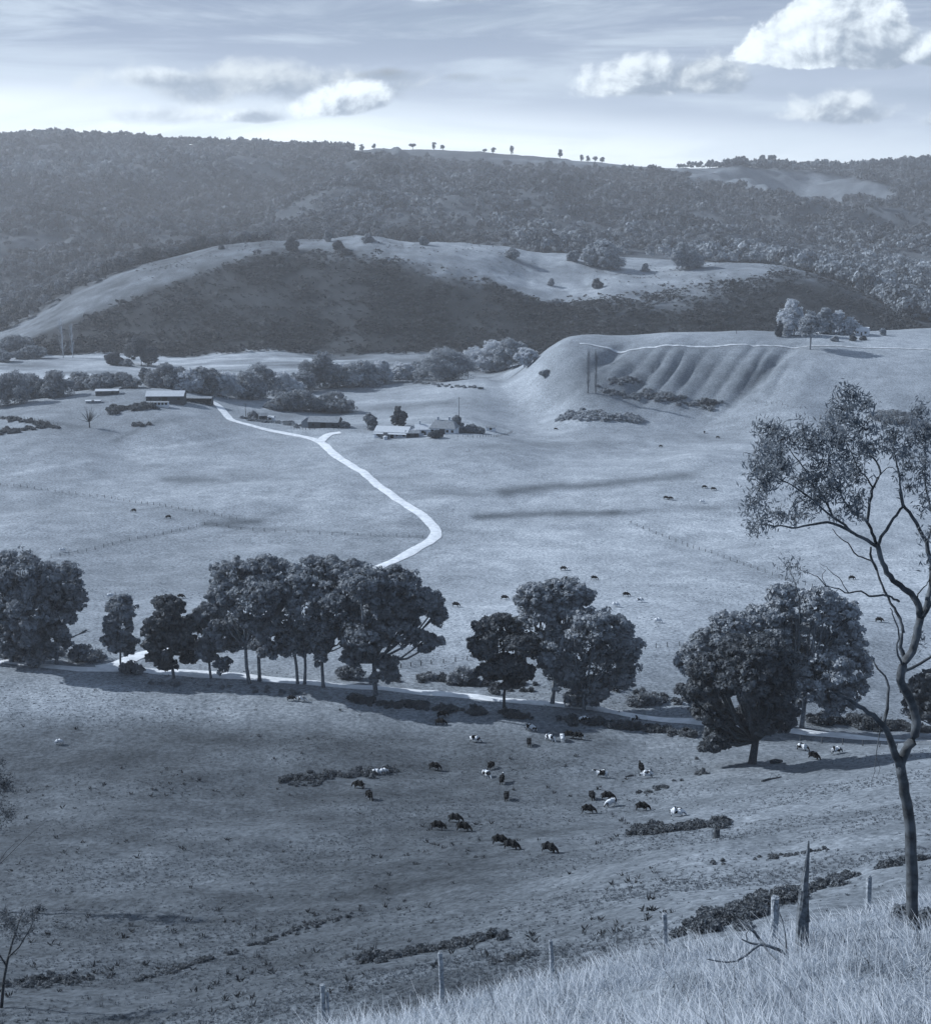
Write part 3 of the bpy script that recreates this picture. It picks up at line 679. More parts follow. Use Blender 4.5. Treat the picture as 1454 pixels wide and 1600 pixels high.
limb([(1409,1050,0),(1432,1040,.2),(1450,1028,.4),(1462,1020,.5)], .05, .03, 6)
L1 = limb([(1437,967,0),(1434,945,0),(1422,928,.1),(1405,915,.2),(1390,901,.2),(1378,879,.3),(1371,852,.3)], .095, .07)
limb([(1371,855,.3),(1347,840,.1),(1320,827,0),(1292,816,-.3),(1265,820,-.4),(1237,824,-.6),(1210,821,-.7),(1185,820,-.8)], .055, .012, 7)
limb([(1330,832,0),(1312,815,-.3),(1284,795,-.5),(1256,770,-.7),(1228,754,-.9),(1205,742,-1.1)], .04, .01, 6)
limb([(1300,806,-.3),(1285,775,-.3),(1262,742,-.2),(1240,712,-.3),(1222,690,-.4)], .03, .01, 6)
limb([(1371,852,.3),(1362,832,.4),(1354,814,.5),(1334,802,.8),(1318,782,1.),(1305,755,1.1),(1296,722,1.2),(1290,690,1.2)], .05, .012, 7)
limb([(1354,816,.5),(1358,785,.4),(1365,757,.5),(1374,741,.5),(1369,722,.6),(1352,700,.7),(1338,668,.8),(1330,630,.9)], .045, .012, 7)
limb([(1363,762,.5),(1355,748,.3),(1346,738,.2),(1335,718,.1),(1322,690,0)], .025, .008, 6)
limb([(1371,852,.3),(1380,834,.0),(1391,816,-.2),(1403,800,-.3),(1411,787,-.4),(1406,757,-.5),(1402,727,-.5),(1396,700,-.5),(1404,670,-.5)], .05, .012, 7)
limb([(1376,740,.5),(1390,730,.6),(1402,738,.6),(1412,752,.6)], .015, .006, 5)
limb([(1411,989,.2),(1408,972,.3),(1400,955,.4),(1391,942,.5),(1378,915,.6),(1369,890,.8),(1361,876,.9),(1339,868,1.),(1325,849,1.1),(1309,838,1.2),(1300,826,1.2)], .05, .01, 6)
limb([(1415,1035,.1),(1406,1012,.2),(1408,990,.2)], .07, .05, 7)
limb([(1369,890,.8),(1361,872,.7),(1360,855,.6)], .04, .03, 6)
limb([(1404,940,.2),(1392,934,0),(1378,930,-.2),(1356,931,-.4),(1345,924,-.5),(1325,927,-.6),(1309,920,-.8),(1290,915,-1.),(1276,901,-1.1),(1262,896,-1.2),(1250,890,-1.2)], .035, .006, 6)
limb([(1325,926,-.6),(1314,908,-.5),(1302,896,-.5),(1290,886,-.4),(1280,880,-.4)], .016, .004, 5)
limb([(1290,915,-1.),(1284,900,-1.),(1288,892,-1.1),(1280,884,-1.1)], .012, .004, 5)
limb([(1310,920,-.8),(1300,930,-.8),(1284,932,-.9)], .01, .004, 5)
limb([(1437,967,0),(1447,945,.2),(1455,904,.4),(1452,871,.5),(1443,838,.6),(1425,808,.5),(1411,788,.4),(1405,765,.3)], .085, .035, 8)
limb([(1447,850,.5),(1456,815,.7),(1450,780,.9),(1444,745,1.),(1446,700,1.1),(1442,655,1.2)], .035, .01, 6)
limb([(1453,890,.4),(1475,850,.2),(1490,800,0),(1500,740,-.3),(1510,680,-.5)], .07, .015, 7)
limb([(1437,967,0),(1462,930,-.3),(1490,900,-.6),(1530,850,-.8),(1550,800,-1)], .07, .02, 7)
limb([(1430,937,0),(1436,925,.2),(1446,915,.3),(1453,902,.4)], .02, .015, 5)
limb([(1410,1040,0),(1400,1015,-.2),(1404,990,-.3),(1396,965,-.3),(1390,950,-.3)], .035, .012, 6)
limb([(1376,1120,-.4),(1372,1150,-.5),(1369,1185,-.5),(1366,1205,-.5),(1361,1228,-.5)], .02, .005, 5, .04)
limb([(1369,1185,-.5),(1374,1200,-.4),(1368,1215,-.4)], .01, .004, 5)
limb([(1250,975,.3),(1248,940,.3),(1243,915,.3),(1236,897,.3),(1230,885,.3)], .03, .008, 5)
limb([(1243,915,.3),(1250,895,.3),(1240,880,.3)], .01, .004, 5)
# leaf sprays: px, py, rx, ry, amount
SPR = [(1327,615,24,15,1.1),(1318,640,26,14,.9),(1345,632,16,18,.7),(1206,668,24,17,1.2),(1228,682,18,20,.8),(1192,700,20,22,1.1),(1212,712,24,20,1.),(1180,730,20,15,.9),(1188,755,20,18,1.),(1175,785,15,18,.9),(1185,812,18,14,.8),(1205,748,20,16,.8),(1222,735,18,20,.7),
 (1178,826,14,9,.7),(1196,822,14,9,.6),(1215,802,20,9,.9),(1240,808,18,10,.7),(1258,803,14,9,.5),(1255,680,20,18,.9),(1262,705,20,16,.9),(1285,690,22,20,1.),(1298,668,22,16,.9),(1290,718,24,20,1.1),(1318,688,24,22,1.1),(1320,655,26,14,.9),(1345,670,22,18,.9),(1352,695,20,18,.9),
 (1248,745,18,16,.7),(1270,755,22,16,1.),(1262,778,24,12,.9),(1285,782,22,12,.9),(1300,745,24,18,1.1),(1310,768,18,14,.8),(1328,728,20,20,1.),(1335,752,14,16,.7),(1345,775,14,16,.7),(1325,790,14,12,.5),(1312,805,12,10,.4),(1340,812,10,12,.4),
 (1365,705,14,12,.8),(1378,690,14,10,.6),(1395,678,18,14,.9),(1410,695,18,14,.9),(1418,722,14,12,.7),(1400,712,16,12,.6),(1425,675,14,14,.7),(1405,745,10,14,.5),(1416,760,12,10,.5),(1380,660,14,10,.4),(1440,640,16,14,.8),(1448,665,16,16,.9),(1440,690,16,12,.7),(1448,720,12,14,.7),(1442,748,12,14,.7),(1450,780,10,14,.6),(1440,790,8,10,.4),
 (1230,884,13,8,.8),(1248,886,7,6,.4),(1236,915,10,7,.5),(1480,690,24,24,1.),(1500,650,24,24,1.),(1500,740,24,24,1.),(1530,790,24,24,1.),(1480,780,16,20,.6),(1525,700,20,22,1.),(1452,835,8,12,.3),(1448,875,9,10,.25),(1440,1000,7,9,.2)]
rgg = np.random.default_rng(11); LV = []
for (px, py, rx, ry, a) in SPR:
    c0 = np.array(gp(px, py, rgg.uniform(-.9, .9))); s_ = proj(*c0)[2]/F
    nb = int(8.5*a*rx*ry/330)+2
    for k in range(nb):
        e = rgg.normal(size=3)*np.array([rx, rx*.8, ry])*s_*.52; c1 = c0+e
        nl_ = int(rgg.uniform(16, 34)); pts = c1+rgg.normal(size=(nl_, 3))*np.array([.11, .11, .13])
        nn = unit(rgg.normal(size=(nl_, 3))*np.array([1, 1, .45]))
        LV.append(diamonds(pts, nn, rgg.uniform(.05, .105, nl_), .26, rgg, .45))
        q = Vector(c0+e*.2); tk.tube([q-G0, Vector(c0+e*.6+rgg.normal(size=3)*.04)-G0, Vector(c1)-G0], [.014, .009, .004], 4)
M_gl = leafmat('gum leaves close', .2, .4, 3., .4)
child_at(gumroot, 'crown', np.concatenate(LV), M_gl)
tk.build('trunk', M_gum, gumroot, smooth=True)
# shoots at the foot of the gum
for lab, px, py, hw in (('leafy sucker shoots on the left of the foreground gum foot', 1408, 1440, 10), ('leafy sucker shoots on the right of the foreground gum foot', 1446, 1445, 9)):
    o = bush('shrub', lab, (px, py), hw, 34, 'sucker shoots at the gum foot', M_gl, .05, 'shrub', 3, 7, .25)

# sapling and edge tree at the left
def sapling(label, px, py, limbs, sprays, D, r=.05, m=M_gl, leaf=.07, nm='sapling'):
    g0 = Vector(atD(px, py, D)); g0.z = float(Hs(g0.x, g0.y))-.05
    root = empty(nm, g0); tag(root, label, 'tree'); mb = MB(); lv = []
    for l in limbs:
        P = [Vector(atD(a, b_, D+.3*i)) for i, (a, b_) in enumerate(l[1])]
        if l[0] >= .99: P.insert(0, g0.copy())
        n = len(P); mb.tube([p-g0 for p in P], [r*l[0]*(1-.75*i/(n-1)) for i in range(n)], 6)
    for (a, b_, rx, ry, k) in sprays:
        c0 = np.array(atD(a, b_, D+rgg.uniform(-.5, .5))); s_ = proj(*c0)[2]/F
        for _ in range(k):
            c1 = c0+rgg.normal(size=3)*np.array([rx, rx, ry])*s_*.5; n = 24
            pts = c1+rgg.normal(size=(n, 3))*leaf*1.8; lv.append(diamonds(pts, unit(rgg.normal(size=(n, 3))), rgg.uniform(.6, 1.3, n)*leaf, .4, rgg, .3))
            mb.tube([Vector(c0)-g0, Vector(c1)-g0], [.012, .004], 4)
    child_at(root, 'crown', np.concatenate(lv), m); mb.build('trunk', M_dbark, root, smooth=True); return root
sapling('thin leafy sapling low at the left edge of the paddock', 2, 1575, [(1., [(6,1530),(12,1500),(20,1470),(30,1440),(38,1422)]), (.6, [(14,1495),(30,1480),(45,1455),(55,1435)]), (.5, [(10,1510),(-8,1480),(-20,1440)])],
        [(22,1440,16,12,16),(48,1432,16,10,14),(10,1425,16,10,12),(60,1420,9,6,5),(30,1462,16,8,6),(52,1455,10,8,5),(-12,1440,16,14,12)], hit(2, 1575).y, .16, M_thk, .13)
sapling('dark leafy tree mostly outside the left edge of the photo', -45, 1420, [(1., [(-42,1340),(-35,1280),(-30,1230),(-22,1190)]), (.5, [(-38,1300),(-20,1285),(0,1275),(8,1268)]), (.35, [(-36,1390),(0,1350),(40,1310),(70,1285)]), (.3, [(-10,1360),(10,1330),(30,1312)])],
        [(5,1225,16,10,22),(12,1272,10,12,12),(-15,1250,24,26,40),(-20,1200,24,26,40),(0,1190,14,10,8),(-8,1290,14,12,14),(12,1228,10,6,8)], hit(-45, 1420).y, .2, M_thk, .16, 'gum_tree')

# ---------------------------------------------------------------- fence posts, stumps and fallen branch on the knoll
M_post = mat('weathered post wood', .27, .45, 9., .9, .8)
M_log = mat('weathered dead wood', .13, .55, 7., .9, .8)
def post(px, py, hpx, wpx, label, lean=0, m=M_post, D=None, taper=.8, split=False):
    B = Vector(atD(px, py, D)) if D else hit(px, py); B.z = float(Hs(B.x, B.y)); sc = proj(B.x, B.y, B.z)[2]/F
    hgt = hpx*sc*1.17; r = wpx*sc*.5; mb = MB(); rr = random.Random(int(px)); lx_ = lean*sc
    n = 7; pts = []; rad = []
    for i in range(n):
        f = i/(n-1); pts.append(Vector((lx_*f+rr.uniform(-.12, .12)*r, rr.uniform(-.1, .1)*r, -.4+(hgt+.4)*f))); rad.append(r*(1-(1-taper)*f)*rr.uniform(.92, 1.08))
    mb.tube(pts, rad, 9, .22, rr)
    tp = pts[-1]
    for k in range(3):
        a = rr.uniform(0, 6.28); q = tp+Vector((math.cos(a), math.sin(a), 0))*rad[-1]*.45
        mb.tube([q-Vector((0, 0, .12)), q+Vector((0, 0, rr.uniform(.01, .07)))], [rad[-1]*.5, rad[-1]*.2], 5, .3, rr)
    if split: mb.tube([Vector((r*1.5, 0, -.3)), Vector((r*1.55+lx_*.6, 0, hgt*.86))], [r*.55, r*.4], 6, .2, rr)
    return tag(mb.build('fence_post', m, None, B), label, 'fence post', 'fence posts along the knoll')
post(508,1640,86,9,'split double fence post cut by the bottom edge of the photo', -2, D=37, split=True)
post(692,1592,84,9,'pale leaning fence post, second from the left', -4, D=37)
post(864,1535,62,8,'short thin fence post, third from the left', -5, D=40)
post(1041,1508,66,9,'slim pale fence post, midway between the short thin one and the fallen branch', -7, D=40)
post(1207,1478,68,15,'thick squat fence post just left of the tall broken stump', 0, D=38)
post(1357,1442,60,10,'fence post between the tall broken stump and the foreground gum', -6, D=40)
# tall broken stump
B = Vector(atD(1252, 1500, 34.5)); B.z = float(Hs(B.x, B.y)); sc = proj(*B)[2]/F
def lp(px, py, dy=0): return Vector(atD(px, py, B.y+dy))-B
mb = MB(); rr = random.Random(3)
mb.tube([lp(1251,1515),lp(1252,1495),lp(1252,1470),lp(1253,1440),lp(1254,1415),lp(1256,1390)], [.23,.2,.185,.165,.15,.125], 11, .3, rr)
mb.tube([lp(1256,1395),lp(1257,1372),lp(1260,1350),lp(1262,1330),lp(1263,1314)], [.125,.1,.075,.05,.018], 9, .3, rr)
mb.tube([lp(1247,1440,.05),lp(1248,1412,.03),lp(1249,1392),lp(1248,1385)], [.07,.055,.03,.01], 7, .3, rr)
mb.tube([lp(1262,1440,-.05),lp(1259,1400,-.05),lp(1263,1360)], [.06,.05,.015], 7, .3, rr)
tag(mb.build('broken_stump', M_log, None, B), 'tall jagged broken tree stump tapering to a point on the knoll', 'stump')
# fallen branch
Bf = Vector(atD(1190, 1480, 33.5)); Bf.z = float(Hs(Bf.x, Bf.y))
def fp(px, py, dy=0): return Vector(atD(px, py, Bf.y+dy))-Bf
mb = MB(); rr = random.Random(8)
mb.tube([fp(1230,1492),fp(1215,1484),fp(1198,1478),fp(1186,1476),fp(1172,1474),fp(1158,1468)], [.055,.05,.045,.04,.03,.018], 7, .25, rr)
mb.tube([fp(1196,1478),fp(1186,1468,.2),fp(1178,1456,.3),fp(1168,1447,.4),fp(1160,1440,.5),fp(1150,1434,.6)], [.05,.045,.04,.03,.022,.01], 7, .25, rr)
mb.tube([fp(1178,1458,.3),fp(1170,1452,.3),fp(1165,1460,.3),fp(1167,1470,.3)], [.03,.025,.02,.012], 6, .2, rr)
mb.tube([fp(1188,1476),fp(1176,1484,-.3),fp(1164,1494,-.5),fp(1150,1502,-.7),fp(1135,1504,-.8),fp(1120,1502,-.9),fp(1104,1499,-1)], [.035,.035,.035,.03,.028,.022,.012], 7, .25, rr)
mb.tube([fp(1155,1500,-.6),fp(1145,1512,-.8),fp(1136,1522,-1)], [.015,.01,.005], 5)
mb.tube([fp(1192,1476),fp(1200,1488,-.2),fp(1212,1500,-.5)], [.03,.028,.02], 6)
mb.tube([fp(1228,1492),fp(1228,1478,.1),fp(1226,1458,.3),fp(1221,1436,.5),fp(1216,1424,.6),fp(1214,1414,.6),fp(1208,1410,.6)], [.03,.028,.022,.02,.016,.012,.006], 6, .2, rr)
mb.tube([fp(1228,1484),fp(1218,1472,.2),fp(1210,1462,.3)], [.016,.012,.006], 5)
mb.tube([fp(1216,1424,.6),fp(1218,1414,.6)], [.02,.006], 5)
tag(mb.build('fallen_branch', M_log, None, Bf), 'bare forked dead branch lying in the grass left of the tall stump', 'branch')
# stumps and logs in the paddock
def stump(px, py, hpx, wpx, label, m=M_dbark):
    B = hit(px, py); sc = proj(*B)[2]/F; r = wpx*sc*.5; h_ = hpx*sc*1.12; mb = MB(); rr = random.Random(int(px))
    mb.tube([(0,0,-.3),(0,0,.05),(0,0,h_*.4),(.02,0,h_*.85)], [r*1.45,r*1.2,r,r*.9], 10, .25, rr)
    mb.tube([(-r*.4,0,h_*.6),(-r*.4,0,h_*1.05)], [r*.45,r*.25], 6, .3, rr)
    return tag(mb.build('tree_stump', m, None, B), label, 'stump', 'old stumps in the paddock')
stump(1119,1310,17,10,'charred stump below the rounded bramble thicket')
stump(1098,1209,9,7,'small dark stump left of the very dark tree')
stump(1088,1187,4,6,'tiny stump in the shade of the very dark tree')
def log(px, py, px2, py2, r, label, tw=True):
    A = hit(px, py); C = hit(px2, py2); mb = MB(); rr = random.Random(int(px)); v = C-A
    mb.tube([Vector((0,0,r*.8)), v*.33+Vector((0,.2,r)), v*.66+Vector((0,-.1,r)), v+Vector((0,0,r*.8))], [r*1.1, r, r*.9, r*.6], 8, .25, rr)
    if tw:
        for k in range(3): f = rr.uniform(.3, .9); mb.tube([v*f+Vector((0,0,r)), v*f+Vector((rr.uniform(-.6, .6), rr.uniform(-.5, .3), rr.uniform(.5, 1.)))], [r*.4, r*.12], 5)
    return tag(mb.build('fallen_log', M_dbark, None, A), label, 'log', 'fallen logs')
log(1205,1194,1221,1192,.45,'thick dark log lying right of the very dark tree trunk')
log(1190,1222,1220,1215,.16,'thin fallen log with twigs on the slope below the very dark tree')
log(990,1213,976,1214,.16,'little dark log lying among the cattle, left of the pied pair',False)

# ---------------------------------------------------------------- cattle
def skin_mesh(name, verts, edges, radii, root=0, sub=1):
    me = bpy.data.meshes.new(name+'_src'); me.from_pydata(verts, edges, []); o = bpy.data.objects.new(name+'_src', me); COL.objects.link(o)
    md = o.modifiers.new('s', 'SKIN')
    if not me.skin_vertices: 
        return None
    for i, r in enumerate(radii):
        s_ = me.skin_vertices[0].data[i]; s_.radius = r if isinstance(r, tuple) else (r, r); s_.use_root = (i == root)
    if sub: sb = o.modifiers.new('b', 'SUBSURF'); sb.levels = sub; sb.render_levels = sub
    dg = bpy.context.evaluated_depsgraph_get(); res = bpy.data.meshes.new_from_object(o.evaluated_get(dg))
    bpy.data.objects.remove(o); res.name = name; return res
def animal(name, head, k=1.0, sheep=False):
    V_ = []; E_ = []; R_ = []
    def ch(par, pts):
        i0 = par
        for (x, y, z, r) in pts:
            V_.append((x*k, y*k, z*k)); r = tuple(q*1.32 for q in r) if isinstance(r, tuple) and z > .7 else r
            R_.append((r[0]*k, r[1]*k) if isinstance(r, tuple) else r*k*1.25)
            if i0 is not None: E_.append((i0, len(V_)-1))
            i0 = len(V_)-1
        return i0
    b0 = ch(None, [(-.1,0,1.0,(.34,.36))])                 # belly, root
    hip = ch(b0, [(-.55,0,1.05,(.31,.33)),(-.92,0,1.12,(.24,.26))])
    che = ch(b0, [(.35,0,1.0,(.32,.37)),(.72,0,1.08,(.24,.30))])
    if head == 'down': ch(che, [(1.0,0,.92,(.16,.22)),(1.22,0,.62,(.12,.16)),(1.33,0,.36,(.12,.13)),(1.42,0,.12,(.08,.07))])
    elif head == 'side': ch(che, [(1.0,.12,1.2,(.16,.22)),(1.15,.3,1.38,(.12,.16)),(1.2,.5,1.36,(.12,.12)),(1.22,.74,1.22,(.08,.07))])
    else: ch(che, [(1.02,0,1.25,(.15,.22)),(1.25,0,1.45,(.12,.16)),(1.48,0,1.42,(.12,.12)),(1.72,0,1.27,(.08,.07))])
    for s_ in (-1, 1):
        ch(hip, [(-.88,s_*.2,.78,(.12,.17)),(-.80,s_*.21,.58,.085),(-1.0,s_*.21,.40,.06),(-.95,s_*.21,.06,.055)])
        ch(che, [(.64,s_*.19,.72,(.10,.13)),(.66,s_*.19,.42,.06),(.64,s_*.19,.05,.055)])
    ch(hip, [(-1.13,0,1.14,.05),(-1.22,0,.85,.03),(-1.22,0,.5,.045)])
    me = skin_mesh(name, V_, E_, R_); 
    bmv = MB(); hx = {'down': (1.24, 0, .62), 'side': (1.15, .36, 1.42), 'up': (1.3, 0, 1.5)}[head]
    return me
def hide(name, v, patch=None, white=.55, face=False, sc_=1.6, thr=.5):
    m = bpy.data.materials.new(name); m.use_nodes = True; t = m.node_tree; h = NG(t); b = t.nodes['Principled BSDF']; b.inputs['Roughness'].default_value = .9; b.inputs['Specular IOR Level'].default_value = .08
    co = h.n('ShaderNodeTexCoord').outputs['Object']; sp_ = h.n('ShaderNodeSeparateXYZ'); t.links.new(co, sp_.inputs[0])
    oi = h.n('ShaderNodeObjectInfo').outputs['Random']
    vv = h.n('ShaderNodeVectorMath'); vv.operation = 'ADD'; t.links.new(co, vv.inputs[0]); t.links.new(h.vec(h.m('MULTIPLY', oi, 20), 0, 0), vv.inputs[1])
    c = h.mix(h.noise(vv.outputs[0], 3, 3), tint(v*.7), tint(v*1.3))
    if patch: c = h.mix(h.sstep(h.noise(vv.outputs[0], sc_, 2, .4), thr-.02, thr+.02), c, tint(white))
    if face: c = h.mix(h.sstep(sp_.outputs[0], 1.12, 1.16), c, tint(white))
    t.links.new(c, b.inputs['Base Color']); return m
HM = {'black': hide('black hide', .009), 'brown': hide('dark brown hide', .016), 'pied': hide('black and white hide', .01, True, .6, False, 1.5, .5), 'pale': hide('mostly white hide', .03, True, .6, False, 1.3, .43), 'wface': hide('dark hide white face', .012, None, .6, True), 'white': hide('white fleece', .55)}
CM = {h_: animal('cow', h_) for h_ in ('down', 'up', 'side')}
for me in CM.values():
    me.materials.append(HM['black']); me.polygons.foreach_set('use_smooth', np.ones(len(me.polygons), bool))
def cow(px, py, rot, pose, coat, label, k=1.0, group='cattle grazing the near paddock', cat='cow', name='cow'):
    """px, py where the hoofs stand; rot 0 = facing right in the photo, 90 = facing away"""
    P = hit(px, py); o = bpy.data.objects.new(name, CM[pose]); COL.objects.link(o); o.location = P
    o.scale = (k, k, k); o.rotation_euler = (0, 0, R(rot))
    o.material_slots[0].link = 'OBJECT'; o.material_slots[0].material = HM[coat]
    return tag(o, label, cat, group)
for a in [
 (691,1121,20,'down','black','dark cow at the top of the herd, right behind its near twin under the scrub'),
 (688,1133,-5,'down','black','dark cow just below the topmost cow of the herd'),
 (742,1160,-15,'down','pied','black and white cow alone below the road left of centre'),
 (829,1142,-25,'down','pied','small pied cow alone just under the round tree'),
 (859,1158,-40,'down','pale','mostly white cow grazing left of the tail-on white one'),
 (878,1158,92,'down','white','white cow seen tail-on beside the overlapping dark pair'),
 (889,1153,-5,'down','black','black cow of the overlapping pair, on the left'),
 (903,1155,-12,'down','wface','dark cow with white on it, right of the overlapping pair'),
 (826,1165,88,'down','brown','dark cow seen tail-on below the small pied cow'),
 (679,1203,-12,'down','black','black cow grazing alone right of the reedy thicket'),
 (767,1202,60,'down','black','dark cow standing behind the big white-backed cow'),
 (760,1215,-50,'down','pale','big white-backed cow in the middle of the paddock'),
 (784,1224,80,'up','wface','cow with a white head turned away, right of the white-backed cow'),
 (791,1250,85,'down','brown','dark cow seen tail-on alone near the paddock centre'),
 (711,1285,-8,'down','brown','dark cow at the back of the group of three at lower left'),
 (684,1297,-4,'down','black','dark cow at the left of the group of three'),
 (724,1299,-14,'down','black','dark cow at the right of the group of three, nose down'),
 (781,1320,-10,'down','black','large black cow overlapping a smaller one near the slope edge'),
 (799,1328,-20,'down','brown','smaller dark cow tucked behind the large black cow'),
 (858,1333,-28,'down','brown','hunched dark cow nearest the bright slope, lowest of the herd'),
 (924,1249,100,'down','brown','dark cow seen tail-on left of the close pair'),
 (949,1250,-5,'down','black','dark cow at the back of the close pair'),
 (954,1260,-150,'down','pied','pied cow at the front of the close pair'),
 (919,1271,-10,'down','black','black cow grazing below the tail-on cow and the close pair'),
 (1003,1267,-6,'down','black','large black cow grazing left of the bramble thicket'),
 (1058,1276,-8,'down','pied','pied cow with white back grazing at the bramble thicket'),
 (939,1215,172,'up','pied','pied cow looking left with its head raised'),
 (1001,1205,95,'up','black','dark cow facing away above the pied cow that grazes left'),
 (1010,1216,170,'down','pale','pied cow grazing to the left, mostly white'),
 (912,1129,10,'down','pied','dark and white cow in the shade under the roadside scrub'),
 (991,1128,30,'down','pale','pale cow at the road fence left of the very dark tree'),
 (560,1232,160,'down','black','dark cow below the reedy thicket, left one'),
 (577,1249,-60,'down','black','dark cow below the reedy thicket, lower one'),
 (588,1210,-20,'down','white','white animal in the reedy thicket, left one'),
 (599,1209,20,'down','white','white animal in the reedy thicket, right one'),
 (1253,1173,-30,'down','pied','pied cow on the slope right of the very dark tree'),
 (1271,1187,-40,'down','black','dark cow furthest down the slope right of the very dark tree'),
 (1306,1178,20,'down','pied','small pied cow under the pale road bend at the right')]:
    cow(*a[:5], a[5], k=.72 if a[4] == 'white' and a[0] < 650 else 1.0)
FG = 'cattle far out in the valley fields'
for a in [
 (880,891,10,'down','black','far dark cow above the bushy roadside gum, upper one'),(883,907,190,'down','brown','far dark cow directly over the tall middle gum top'),
 (928,906,-10,'down','brown','far dark cow right of the two over the middle gum'),(788,937,5,'down','brown','far dark cow left of the tall middle gum top'),
 (712,948,-10,'down','brown','far dark cow right of the long side bough of the big clump'),(978,932,-5,'down','black','far dark cow at the head of the scattered four'),
 (999,941,10,'down','pale','far pale cow just right of the dark one at the head of four'),(961,948,0,'down','white','far white cow left of the scattered four'),
 (1027,973,10,'down','white','far white cow nearest the right gum trees'),(209,800,170,'down','brown','far brown cow under the long fence, left one'),
 (263,810,175,'down','brown','far brown cow under the long fence, right one'),(283,935,0,'down','black','far dark cow just above the peaked gum'),
 (172,934,40,'down','white','far white cow just above the small slim gum'),(97,862,10,'down','white','far white cow above the left-edge gum crown'),
 (1040,780,0,'down','black','far dark cow at the left of the close trio'),(1047,781,10,'down','black','far dark cow at the right of the close trio'),
 (1100,763,5,'down','brown','far dark cow by the foreground gum crown, upper one'),(1114,766,-5,'down','black','far dark cow by the foreground gum crown, lower one'),
 (1096,786,0,'down','white','far white cow right of the close trio'),(1032,699,20,'down','black','far dark cow alone below the terrace gullies'),
 (1100,677,90,'down','black','far black cow below the dark gully mouth, left one'),(1121,685,0,'down','black','far black cow below the dark gully mouth, right one'),
 (868,672,0,'down','black','far dark cow right of the farmhouse paddock'),(1330,906,10,'down','brown','far dark cow seen through the foreground gum boughs'),
 (1373,972,0,'down','black','far dark cow right of the tall open gum'),(92,1163,30,'down','white','single white animal on the left paddock slope')]:
    cow(*a[:5], a[5], k=.7 if a[0] == 92 else .95, group=FG)
cow(455,1095,10,'down','brown','pale brown cow near the road under the big clump, left one', .8)
cow(472,1096,0,'down','pale','white cow near the road under the big clump, right one', .8)

# ---------------------------------------------------------------- farm buildings
M_white = mat('white painted boards', .62, .1, 2, .7)
M_iron = mat('pale iron roof', .45, .12, 1.5, .5)
M_dwall = mat('dark timber wall', .06, .35, 2, .9)
M_gwall = mat('grey weatherboard', .22, .2, 2, .85)
M_hole = mat('dark opening', .012, .2, 2, .9)
M_brick = mat('chimney brick', .45, .2, 6, .9)
def roofmat():
    m = mat('corrugated iron', .5, .15, 1.2, .5); t = m.node_tree; h = NG(t); b = t.nodes['Principled BSDF']
    co = h.n('ShaderNodeTexCoord').outputs['Object']; w = h.n('ShaderNodeTexWave'); w.inputs['Scale'].default_value = 1.6; t.links.new(co, w.inputs[0])
    bp = h.n('ShaderNodeBump'); bp.inputs['Strength'].default_value = .4; bp.inputs['Distance'].default_value = .05; t.links.new(w.outputs[1], bp.inputs['Height']); t.links.new(bp.outputs[0], b.inputs['Normal']); return m
M_cor = roofmat(); M_cor2 = mat('weathered iron roof', .2, .25, 1, .7)
